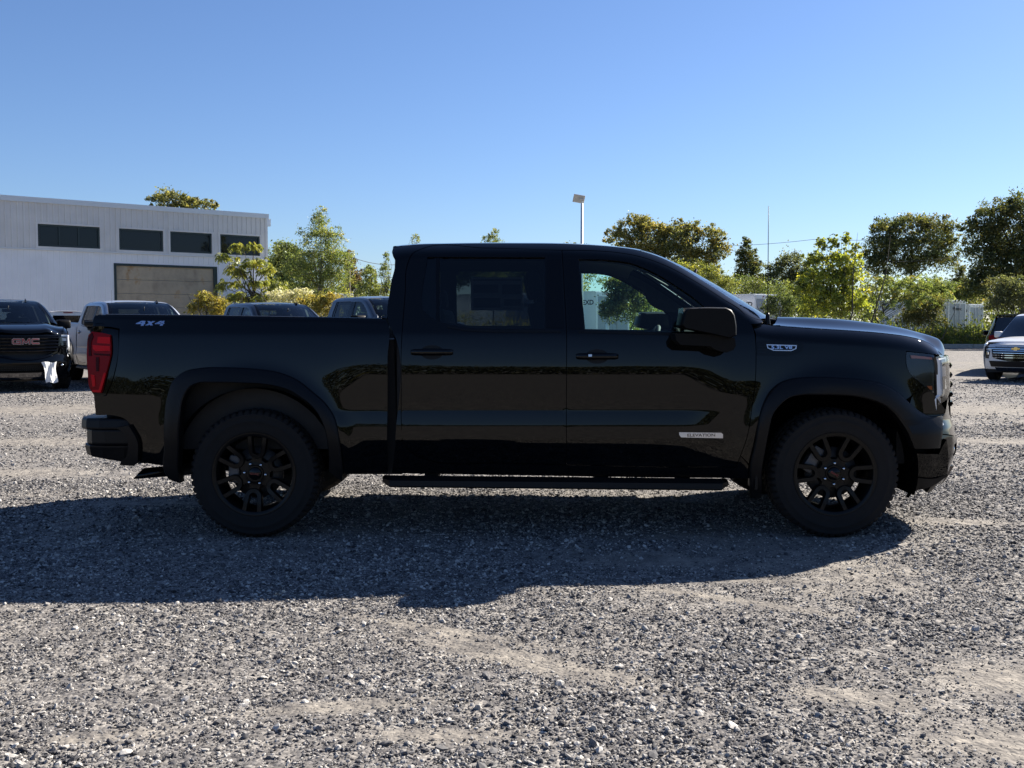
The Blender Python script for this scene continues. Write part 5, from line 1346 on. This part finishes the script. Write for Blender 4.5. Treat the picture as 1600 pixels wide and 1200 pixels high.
    hub = np.array([top[0][0], top[0][1], max(.8, min(c[2] - .3 * rz for c, _, rz in W))]) - O
    for q in range(stems):
        off = np.array([rg.normal(0, .25), rg.normal(0, .25), 0]) if stems > 1 else np.zeros(3)
        h2 = hub + off * 2; tp = top[0] - O + np.array([0, 0, top[2] * .75]) + off * 3
        mb.tube([tuple(off * .5), tuple(off + h2 * .5 + rg.normal(0, .06, 3)), tuple(h2), tuple((h2 + tp) / 2 + rg.normal(0, .12, 3)), tuple(tp)], [r0, r0 * .8, r0 * .62, r0 * .36, r0 * .08], 7)
    tips = np.array(tips) - O; rg.shuffle(tips)
    for tpt in tips[:limbs]:
        st = hub * rg.uniform(.75, 1.0) + (top[0] - O - hub) * rg.uniform(0, .45)
        md = (st + tpt) / 2 + rg.normal(0, .08 * np.linalg.norm(tpt - st) + .01, 3); md[2] += .05 * np.linalg.norm(tpt - st)
        mb.tube([tuple(st), tuple(md), tuple(tpt)], [r0 * .34, r0 * .2, r0 * .06], 5)
    mb.build('trunk', M[bark], root)
    return root
G1 = 'trees beyond the yard'
tree('broadleaf_tree', 'olive brown tree top showing above the warehouse roof', 'tree', 80, [(262, 312, 26, 18), (290, 318, 20, 14), (322, 322, 18, 12), (285, 350, 45, 26)], 3400, .19, 'olive', 1, G1, clump=.8)
tree('sumac_tree', 'yellow green tree with drooping feathery leaves in front of the warehouse corner', 'tree', 45,
     [(372, 388, 14, 10), (396, 386, 18, 9), (358, 402, 14, 9), (398, 412, 26, 12), (375, 425, 24, 12), (415, 424, 16, 9), (360, 445, 18, 9), (400, 445, 20, 12), (436, 448, 18, 10), (365, 468, 22, 12), (405, 470, 24, 12), (350, 484, 14, 8)], 6800, .085, 'yellow', 2, G1, frond=True, base_px=389, limbs=30, trunk=.016, clump=.8, shell=.2)
tree('birch_tree', 'tall pale green conical birch left of the truck cab', 'tree', 58,
     [(499, 345, 13, 22), (496, 372, 27, 24), (520, 375, 20, 20), (500, 405, 44, 26), (527, 408, 26, 24), (478, 420, 40, 26), (525, 436, 30, 26), (495, 448, 52, 26), (470, 458, 40, 20)], 11500, .085, 'birch', 3, G1, clump=.72, shell=.35, bark='bark_pale', limbs=30)
tree('broadleaf_tree', 'dark olive tree beside the warehouse corner, left of the pale birch', 'tree', 66, [(445, 400, 26, 22), (432, 430, 22, 26), (462, 425, 26, 24), (440, 455, 30, 20)], 5200, .15, 'green', 4, G1)
tree('broadleaf_tree', 'dark brownish tree behind the wooden pole', 'tree', 84, [(548, 412, 9, 18), (555, 438, 12, 22), (545, 455, 18, 18)], 1800, .16, 'brown', 5, G1)
tree('shrub', 'yellow flowering shrub behind the dark pickup roof', 'shrub', 40, [(493, 473, 24, 14), (520, 470, 18, 12), (505, 488, 30, 14)], 3000, .065, 'gold', 6, 'shrubs by the yard edge', stems=5, trunk=.012, clump=.7)
tree('shrub', 'pale sunlit bush with whitish seed heads beside the feathery tree', 'shrub', 41, [(445, 462, 26, 9), (470, 460, 22, 9), (455, 478, 40, 14)], 3000, .06, 'pale', 7, 'shrubs by the yard edge', stems=6, trunk=.012, clump=.7)
tree('shrub', 'golden weedy shrub in front of the warehouse door', 'shrub', 43, [(322, 468, 16, 14), (335, 478, 22, 16), (306, 482, 16, 14), (350, 490, 26, 12)], 3200, .065, 'gold', 8, 'shrubs by the yard edge', stems=6, trunk=.012, clump=.7)
tree('small_tree', 'small bushy tree with yellowish leaves left of the cab', 'tree', 62, [(578, 430, 11, 16), (572, 452, 16, 18), (590, 458, 16, 16)], 2600, .09, 'birch', 9, G1, clump=.7)
tree('sapling', 'thin sparse sapling almost touching the back of the cab', 'tree', 56, [(604, 402, 5, 12), (601, 425, 9, 16), (604, 452, 10, 18)], 900, .075, 'birch', 10, G1, clump=.55, limbs=24, trunk=.008)
tree('sapling', 'sparse leafy tip of a sapling poking above the rear of the cab roof', 'tree', 58, [(650, 374, 8, 11), (646, 395, 14, 16), (648, 430, 20, 24)], 1100, .075, 'birch', 11, G1, clump=.5, limbs=24, trunk=.008)
tree('sapling', 'leafy tip of a sapling poking above the middle of the cab roof', 'tree', 58, [(772, 366, 8, 10), (766, 374, 14, 9), (776, 390, 18, 16), (770, 425, 26, 26)], 1900, .08, 'birch', 12, G1, clump=.55, limbs=24, trunk=.008)
tree('broadleaf_tree', 'big leafy tree seen through the front door window', 'tree', 50, [(966, 450, 24, 20), (985, 478, 34, 28), (953, 486, 17, 22), (997, 444, 18, 16)], 5000, .12, 'dark', 13, G1)
tree('broadleaf_tree', 'dark tree seen through the upper edge of the dark rear window', 'tree', 66, [(740, 430, 30, 18), (790, 428, 36, 16), (838, 440, 22, 20), (700, 440, 30, 20)], 4200, .16, 'green', 14, G1)
tree('broadleaf_tree', 'wide olive and yellow tree above the front of the cab', 'tree', 82,
     [(992, 356, 26, 22), (965, 372, 24, 16), (1020, 366, 30, 22), (1052, 368, 26, 22), (1075, 362, 20, 18), (1010, 392, 44, 24), (1062, 396, 40, 26), (1110, 370, 22, 18), (1122, 390, 20, 16), (1100, 404, 30, 20), (985, 410, 40, 24), (1060, 425, 60, 20)], 15000, .165, 'olive', 15, G1, clump=.75, limbs=34, weights=[.3, .18, .26, .26])
tree('shrub', 'yellow green bushes right behind the windshield pillar', 'shrub', 64, [(1085, 428, 36, 16), (1110, 440, 34, 18), (1060, 425, 26, 14), (1135, 450, 22, 14)], 5200, .10, 'yellow', 16, 'shrubs by the yard edge', stems=4, weights=[.2, .35, .1, .35])
tree('conifer_tree', 'small dark pointed tree left of the truck antenna', 'tree', 78, [(1166, 382, 7, 12), (1166, 400, 15, 16), (1168, 420, 21, 18), (1165, 438, 24, 18)], 4000, .13, 'dark', 17, G1, clump=.7)
tree('broadleaf_tree', 'rounded dull green tree right of the truck antenna', 'tree', 76, [(1235, 412, 22, 18), (1215, 432, 24, 20), (1250, 436, 26, 22), (1195, 446, 20, 18)], 4800, .13, 'grey', 18, G1)
tree('shrub', 'broad green bush behind the antenna and hood', 'shrub', 66, [(1160, 450, 40, 16), (1205, 462, 44, 22), (1250, 470, 40, 24), (1140, 470, 26, 14)], 6000, .10, 'green', 19, 'shrubs by the yard edge', stems=5, weights=[.3, .3, .1, .3])
tree('aspen_tree', 'bright yellow green young aspen standing behind the hood', 'tree', 38,
     [(1283, 385, 8, 17), (1302, 382, 7, 18), (1322, 378, 6, 14), (1338, 390, 7, 10), (1275, 410, 22, 18), (1315, 408, 28, 20), (1290, 436, 40, 22), (1330, 432, 26, 20), (1262, 455, 26, 22), (1310, 465, 46, 26), (1340, 478, 22, 20), (1280, 485, 40, 18)], 6000, .10, 'lime', 20, G1, clump=.62, shell=.3, stems=3, trunk=.010, limbs=36, weights=[.26, .32, .14, .28])
tree('maple_tree', 'rounded dark green tree between the young aspen and the far right tree', 'tree', 84,
     [(1385, 358, 26, 18), (1425, 352, 34, 20), (1465, 360, 30, 22), (1480, 385, 20, 24), (1375, 385, 26, 24), (1425, 390, 56, 30), (1365, 408, 18, 18), (1450, 412, 44, 22), (1400, 420, 46, 20)], 10500, .17, 'dark', 21, G1, clump=.72, limbs=30, weights=[.3, .32, .22, .16])
tree('broadleaf_tree', 'huge dark tree filling the right edge behind the black car', 'tree', 66,
     [(1560, 338, 34, 24), (1605, 325, 40, 24), (1530, 365, 24, 26), (1585, 370, 50, 36), (1540, 400, 34, 30), (1600, 410, 56, 40), (1520, 350, 12, 14), (1560, 440, 50, 30), (1660, 370, 50, 60), (1525, 452, 20, 26)], 17000, .15, 'dark', 22, G1, clump=.75, limbs=30, weights=[.36, .3, .2, .14], trunk=.02)
tree('shrub', 'grey green bush in front of the huge dark tree on the right', 'shrub', 58, [(1565, 448, 22, 16), (1590, 455, 28, 22), (1560, 475, 24, 16), (1610, 470, 30, 22)], 5200, .09, 'grey', 23, 'shrubs by the yard edge', stems=4)
tree('sumac_tree', 'mid green sumac thicket behind the middle of the hood', 'tree', 56, [(1375, 440, 26, 14), (1410, 446, 34, 16), (1450, 446, 32, 16), (1390, 470, 36, 20), (1430, 468, 36, 18), (1370, 492, 20, 16), (1465, 462, 20, 14)], 9500, .075, 'birch', 24, G1, frond=True, stems=4, trunk=.012, limbs=30, clump=.9, shell=.2)
tree('shrub', 'dark rounded bush right beside the lettered white trailer', 'shrub', 57, [(1440, 485, 24, 20), (1455, 500, 22, 18), (1420, 498, 18, 16), (1462, 478, 12, 12)], 4400, .085, 'dark', 25, 'shrubs by the yard edge', stems=4, weights=[.2, .3, .3, .2])
tree('conifer_tree', 'small dark fir in the gap between the two dark trees on the right', 'tree', 86, [(1500, 425, 8, 14), (1500, 445, 16, 18), (1492, 462, 22, 16)], 2600, .13, 'dark', 26, G1, clump=.7)
tree('shrub', 'low green bush line left of the lettered trailer', 'shrub', 72, [(1490, 455, 30, 14), (1460, 452, 30, 14), (1515, 462, 22, 12)], 3600, .12, 'green', 27, 'shrubs by the yard edge', stems=4)
tree('broadleaf_tree', 'far tree tip just showing above the cab roof beside the lamp post', 'tree', 95, [(893, 384, 12, 5), (912, 386, 12, 4), (900, 398, 30, 12), (895, 430, 44, 24)], 2200, .15, 'dark', 28, G1)
tree('broadleaf_tree', 'leafy tree hidden behind the middle of the truck cab', 'tree', 74, [(840, 455, 40, 30), (880, 460, 40, 30)], 2600, .16, 'olive', 29, G1)
tree('shrub', 'leafy bush covering the rear doors of the trailer above the side mirror', 'shrub', 57, [(1204, 478, 12, 16), (1222, 470, 20, 18), (1215, 492, 22, 14), (1240, 480, 22, 18)], 2800, .085, 'green', 30, 'shrubs by the yard edge', stems=4)
# ---- weeds along the kerb, grass on the verge: nobody could count them
def weeds(name, n, x0, x1, y0, y1, hmin, hmax, pal, leaf, seed):
    rg = np.random.default_rng(seed)
    x = rg.uniform(x0, x1, n); y = rg.uniform(y0, y1, n); cl = VN.fbm(x * .6, y * .6, 3)
    h = (hmin + (hmax - hmin) * rg.random(n)) * (.35 + 1.15 * cl); m = 9
    pal_ = np.array(PAL[pal]); base = pal_[rg.choice(4, n)] * rg.uniform(.75, 1.25, (n, 1))
    C = []; S = []; K = []; D = []
    for j in range(m):
        t = rg.uniform(.05, 1, n); C.append(np.stack([x + rg.normal(0, .10, n), y + rg.normal(0, .1, n), .1 + h * t], 1)); S.append(leaf * rg.uniform(.6, 1.3, n)); K.append(base * rg.uniform(.75, 1.25, (n, 1)))
        d = rg.normal(size=(n, 3)); d[:, 2] = np.abs(d[:, 2]) + .6; D.append(d)
    o = leaf_mesh(name, np.vstack(C), np.concatenate(S), np.vstack(K).clip(0, .6), None, rg, 0, .4, np.vstack(D)); tag(o, kind='stuff')
weeds('weeds', 2000, 17, 31, KY + .8, KY + 5.5, .4, 1.25, 'lime', .085, 41)
weeds('weeds', 1500, 17, 31, KY + .5, KY + 4, .35, 1.15, 'gold', .075, 42)
weeds('weeds', 2200, 2, 18, KY + .8, KY + 6, .4, 1.5, 'birch', .10, 43)
weeds('grass', 2600, 4, 34, KY + .3, KY + 1.4, .12, .35, 'lime', .07, 44)
weeds('weeds', 2600, -16, 2, 44, 54, .5, 1.9, 'gold', .08, 45)
weeds('weeds', 2600, -14, 40, 66, 90, .6, 2.0, 'green', .16, 46)
# ---- the wood on the far side of the lot, behind the photographer (seen only as a reflection in the paint)
def far_wood():
    rg = np.random.default_rng(77); n = 60000
    a = rg.uniform(-1.25, 1.25, n) + math.pi; r = rg.uniform(62, 78, n)
    x = r * np.sin(a) * 1.3; y = r * np.cos(a); hh = 3.5 + 6.5 * VN.fbm(x * .09 + 50, y * .02 + 3, 4); z = hh * rg.random(n) ** .8
    col_ = np.array(PAL['dark'])[rg.choice(4, n)] * rg.uniform(.7, 1.4, (n, 1))
    o = leaf_mesh('far_wood', np.stack([x, y, z], 1), rg.uniform(.2, .42, n), col_, None, rg); tag(o, kind='stuff')
far_wood()
def woodland():
    rg = np.random.default_rng(78); n = 26000
    px = rg.uniform(410, 1720, n); Y = rg.uniform(96, 118, n); x = (px - 800) / 1600 * Y
    hh = 2.6 + 4.6 * VN.fbm(x * .16 + 30, Y * .01, 4); z = hh * rg.random(n) ** .75; z = np.where((px > 860) & (px < 955), z * .35, z)
    k = np.floor(VN.fbm(x * .5, z * .8, 2) * 3.99).astype(int)
    col_ = (np.array(PAL['green'] + PAL['olive'])[(k * 2 + rg.integers(0, 2, n)) % 8]) * rg.uniform(.7, 1.4, (n, 1))
    o = leaf_mesh('woodland', np.stack([x, Y, z], 1), rg.uniform(.14, .3, n), col_, None, rg); tag(o, kind='stuff')
woodland()
# ================================================================== other vehicles
HD = (math.sin(R(36)), -math.cos(R(36))); RZ = math.atan2(HD[1], HD[0])
GT = 'pickup trucks parked by the warehouse'
def park(x, y, rz, label, swap, sc=1.0, drop=()):
    c = copy_tree(truck, None, swap); c.location = (x, y, 0); c.rotation_euler = (0, 0, rz); c.scale = (sc, sc, sc)
    c['label'] = label; c['group'] = GT; c.name = 'pickup_truck'
    return c
tb_ = park(-11.5, 23.0, RZ, 'black pickup facing the camera at the left edge with red grille letters', {})
ts_ = park(-9.09, 24.43, RZ, 'silver pickup with a sunlit roof between the black one and the dark grey one', {'paint_black': 'paint_silver'})
td_ = park(-6.25, 26.5, RZ, 'dark grey pickup with only its roof and windshield above the truck bed', {'paint_black': 'paint_charcoal'})
tg_ = park(-3.45, 27.0, RZ, 'tall steel grey pickup just left of the truck cab', {'paint_black': 'paint_steel'}, 1.085)
tw_ = park(-19.1, 43.6, RZ + math.pi, 'white pickup seen from behind with a red brake light at the warehouse wall', {'paint_black': 'paint_white'})
# price sheet in the hero truck's rear window
so = tr([(735, 433), (816.5, 433), (816.5, 485), (736, 485)], 'cab')
st = panel('price_sticker', so, [], side('cab', -.022), M['sticker_paper'], None, gap=0, depth=0, corner=5); st.parent = rear_doors[0]
for k, (a, b, c, d) in enumerate(((737, 815, 434.5, 440), (738, 780, 443, 459), (783, 815, 443, 461), (738, 783, 464, 482), (786, 815, 466, 479), (785, 815, 479.5, 483))):
    q = tr([(a, c), (b, c), (b, d), (a, d)], 'cab')
    ob = panel('printed_block', q, [], side('cab', -.0205), M['print_grey'], None, gap=.006, depth=0, corner=5); ob.parent = st
# paper sheet hanging on the black pickup's bumper
pm = MB(); rows = []
rg = np.random.default_rng(4)
for i in range(9):
    for j in range(7):
        a = j / 6; b = i / 8; w = .31 - .11 * b
        y = .42 + (a - .5) * w + .05 * b + .02 * math.sin(5 * b + a * 3); z = .61 - .42 * b + .015 * math.sin(a * 7)
        rows.append((F_front(y, max(z, .5)) + .055 + .02 * math.sin(a * 9 + b * 4) + .03 * b, y, z))
pm.add(rows, [(i * 7 + j, i * 7 + j + 1, (i + 1) * 7 + j + 1, (i + 1) * 7 + j) for i in range(8) for j in range(6)], False)
ps = pm.build('paper_sheet', M['paper'])
sol = ps.modifiers.new('thickness', 'SOLIDIFY'); sol.thickness = .002
ps.location = tb_.location; ps.rotation_euler = tb_.rotation_euler
tag(ps, 'crumpled white sheet hanging on the front bumper of the black pickup', 'paper sheet')

# ---- compact crossover
mat('suv_silver', (.60, .61, .61), .38, metal=.25, coat=.6)
mat('suv_glass', (.01, .012, .014), .03, spec=.8)
def make_suv():
    s = thing('suv', 'silver crossover with a gold bow tie emblem cut off by the right edge', 'car', (0, 0, 0)); PS = M['suv_silver']
    roofz = lambda x: float(np.interp(x, [-2.2, -1.9, -1.2, -.2, .35, 1.05], [1.40, 1.60, 1.665, 1.67, 1.60, 1.12]))
    belt = lambda x: float(np.interp(x, [-2.3, -1.5, 0, 1.1, 1.7, 2.1, 2.25], [1.10, 1.06, 1.03, 1.02, .98, .92, .85]))
    def w(x, z):
        q = .935 - .20 * max(0, (x - 1.45) / .85) ** 2.2 - .16 * max(0, (-1.7 - x) / .6) ** 2
        q -= float(np.interp(z, [.2, .45, .62, .8, .95, 1.04, 1.05, 1.7], [.06, .015, 0, .005, .02, .05, .06, .30]))
        d = belt(x) - z
        if x > 1.0 and d < .07: q -= .07 * (1 - max(0, d) / .07) ** 2
        return q
    fn = lambda o=0.0: (lambda x, z: (x, -(w(x, z) + o), z))
    arch = lambda cx, r=.40: [(cx + r * math.cos(t), .34 + r * math.sin(t)) for t in np.linspace(-.15, math.pi + .15, 18)]
    fx_, rx_ = 1.38, -1.38
    top = [(x, belt(x) - .001) for x in np.linspace(2.16, -2.2, 40)]
    ol = [(rx_ + .45, .24), (fx_ - .45, .24)] + arch(fx_)[::-1] + [(1.85, .30), (2.02, .30), (2.10, .55), (2.16, .80)] + top + [(-2.26, .9), (-2.22, .35), (-1.85, .32)] + arch(rx_)[::-1]
    bs = panel('body_side', ol, [], fn(), PS, s, both=True, gap=0, hx=.08, hz=.03, step=.04)
    clad = lambda cx: arch(cx, .40) + [(cx + .46 * math.cos(t), .34 + .46 * math.sin(t)) for t in np.linspace(math.pi + .12, -.12, 18)]
    for cx in (fx_, rx_): panel('wheel_cladding', clad(cx), [], fn(.008), PL, s, both=True, gap=0, depth=.06, raw=True, hx=.2, hz=.1)
    panel('sill_cladding', [(rx_ + .46, .22), (fx_ - .46, .22), (fx_ - .46, .40), (rx_ + .46, .40)], [], fn(.008), PL, s, both=True, gap=0, depth=.05, hz=.05)
    gh = [(1.0, 1.05), (.35, 1.585), (-.2, 1.655), (-1.2, 1.65), (-1.9, 1.59), (-2.15, 1.38), (-2.25, 1.06)]
    wn_ = [[(.82, 1.07), (.28, 1.53), (-.12, 1.575), (-.16, 1.07)], [(-.22, 1.07), (-.22, 1.575), (-.95, 1.57), (-1.1, 1.07)], [(-1.2, 1.09), (-1.05, 1.56), (-1.6, 1.54), (-1.75, 1.20)]]
    grn = panel('window_frame', gh, wn_, fn(), PS, s, both=True, gap=0, corner=20)
    for q in wn_:
        for i, g_ in enumerate(panel('side_window', q, [], fn(-.012), M['suv_glass'], None, both=True, gap=-.01, depth=0, corner=20)): g_.parent = grn[i]
    def grid(name, fnc, a, b, material, nu=14, nv=14, parent=s):
        v = [fnc(i / nu, j / nv * 2 - 1) for i in range(nu + 1) for j in range(nv + 1)]
        return mesh_obj(name, v, [(i * (nv + 1) + j, (i + 1) * (nv + 1) + j, (i + 1) * (nv + 1) + j + 1, i * (nv + 1) + j + 1) for i in range(nu) for j in range(nv)], material, parent, True)
    ghc = catmull(gh[:5], False, .03, 90)
    def gz_(x): return float(np.interp(x, ghc[::-1, 0], ghc[::-1, 1]))
    grid('roof', lambda u, t: ((.35 - 2.4 * u) + .06 * (1 - t * t) * (1 - 2 * u), t * w(.35 - 2.4 * u, gz_(.35 - 2.4 * u)), gz_(.35 - 2.4 * u) + .035 * (1 - t * t)), 0, 0, PS)
    grid('windshield', lambda u, t: (.35 + .65 * u + (.06 + .16 * u) * (1 - t * t), t * (w(.35 + .65 * u, gz_(.35 + .65 * u)) - .03), gz_(.35 + .65 * u) + .035 * (1 - t * t)), 0, 0, M['suv_glass'])
    grid('tailgate', lambda u, t: (-2.05 - .16 * u - .14 * (1 - t * t), t * (w(-2.1, 1.56 - .5 * u) - .03), 1.575 - .5 * u), 0, 0, M['suv_glass'])
    grid('rear_panel', lambda u, t: (-2.22 - .12 * (1 - t ** 4), t * (w(-2.2, 1.07 - .75 * u)), 1.08 - .75 * u), 0, 0, PS)
    F = lambda y, z: 2.30 - .20 * (abs(y) / .74) ** 2.4 + float(np.interp(z, [.2, .35, .5, .7, .85, .95], [-.06, 0, .02, .015, -.01, -.08]))
    fr = lambda l=0.0: (lambda y, z: (F(y, z) + l, y, z))
    grid('hood', lambda u, t: (lambda x: (x, t * (w(min(x, 2.16), belt(min(x, 2.16))) + .002), belt(min(x, 2.16)) + (.075 - .02 * u) * (1 - abs(t) ** 3) - .05 * max(0, u - .85) / .15))(1.0 + .22 * (1 - t * t) + u * (F(t * .74, .88) - 1.0 - .22 * (1 - t * t))), 0, 0, PS, 24, 20)
    fp = lambda n_, o, l, m_, d=.03, par=s, holes=(): panel(n_, o, list(holes), fr(l), m_, par, gap=0, depth=d, out=FN, corner=20, hx=.05)
    fp('front_bumper', [(-.77, .30), (.77, .30), (.78, .62), (.74, .90), (-.74, .90), (-.78, .62)], .0, PS, .05)
    up_ = fp('upper_lamp_bar', [(-.74, .845), (.74, .845), (.74, .80), (-.74, .80)], .012, M['chrome_dark'])
    gr = fp('grille', [(-.60, .79), (.60, .79), (.56, .58), (.40, .54), (-.40, .54), (-.56, .58)], .012, M['gloss_black'])
    for k in range(4): fp('grille_bar', [(-.55, .755 - .055 * k), (.55, .755 - .055 * k), (.55, .742 - .055 * k), (-.55, .742 - .055 * k)], .022, M['chrome'], .012, gr)
    fp('chrome_strip', [(-.70, .80), (.70, .80), (.70, .785), (-.70, .785)], .026, M['chrome'], .02)
    low_ = fp('lower_intake', [(-.66, .50), (.66, .50), (.60, .36), (-.60, .36)], .012, PL)
    fp('skid_plate', [(-.5, .345), (.5, .345), (.45, .26), (-.45, .26)], .01, M['chrome_dark'])
    for sg in (-1, 1):
        sq = lambda o: [(sg * y, z) for y, z in o]
        hl_ = fp('headlight', sq([(.64, .74), (.765, .75), (.76, .56), (.68, .55)]), .014, M['lamp_bowl'])
        fp('lamp_lens', sq([(.66, .72), (.74, .725), (.735, .65), (.67, .645)]), .022, M['chrome'], .01, hl_)
        fp('daytime_lamp', sq([(.50, .855), (.75, .865), (.75, .835), (.50, .835)]), .02, M['badge_silver'])
        MB().box(.42, .62, min(sg * .93, sg * 1.11), max(sg * .93, sg * 1.11), 1.04, 1.20, bev=.04).build('side_mirror', PS, s)
        MB().box(-2.36, -2.2, min(sg * .45, sg * .80), max(sg * .45, sg * .80), .95, 1.08, bev=.02).build('tail_lamp', M['red_lens'], s)
    bow = [(-.10, -.018), (-.085, .018), (-.035, .018), (-.030, .04), (.045, .04), (.040, .018), (.10, .018), (.085, -.018), (.035, -.018), (.030, -.04), (-.045, -.04), (-.040, -.018)]
    MB().prism(bow, 0, .015, lambda a, b, c: (F(0, .80) + .03 + c, a, .80 + b)).build('bow_tie_emblem', M['gold'], s)
    MB().box(-2.1, 2.1, -.72, .72, .22, .95).build('chassis', M['underbody'], s)
    for cx in (fx_, rx_):
        for sg in (-1, 1):
            wv = copy_tree(wheel0, s); wv.location = (cx, sg * .80, .36); wv.scale = (.87, .80, .87); wv.rotation_euler = (0, 0, math.pi if sg > 0 else 0)
            for ch in list(wv.children):
                if ch.name.startswith('hub_letters'): bpy.data.objects.remove(ch)
    return s
suv = make_suv()
suv['group'] = 'cars at the right edge'
SH = Vector((-.70, -.71)).normalized()
ex, ey = at(1588, 536, 24.3)[0], 24.3
suv.location = (ex - SH.x * 2.3, ey - SH.y * 2.3, 0); suv.rotation_euler = (0, 0, math.atan2(SH.y, SH.x))
suv2 = copy_tree(suv, None, {'suv_silver': 'paint_black'}); suv2['label'] = 'black crossover behind the silver one, seen from its dark sloping rear glass'
suv2.name = 'suv'
suv2.location = (15.2, 30.5, 0); suv2.rotation_euler = (0, 0, R(62))
print('objects', len(bpy.data.objects))
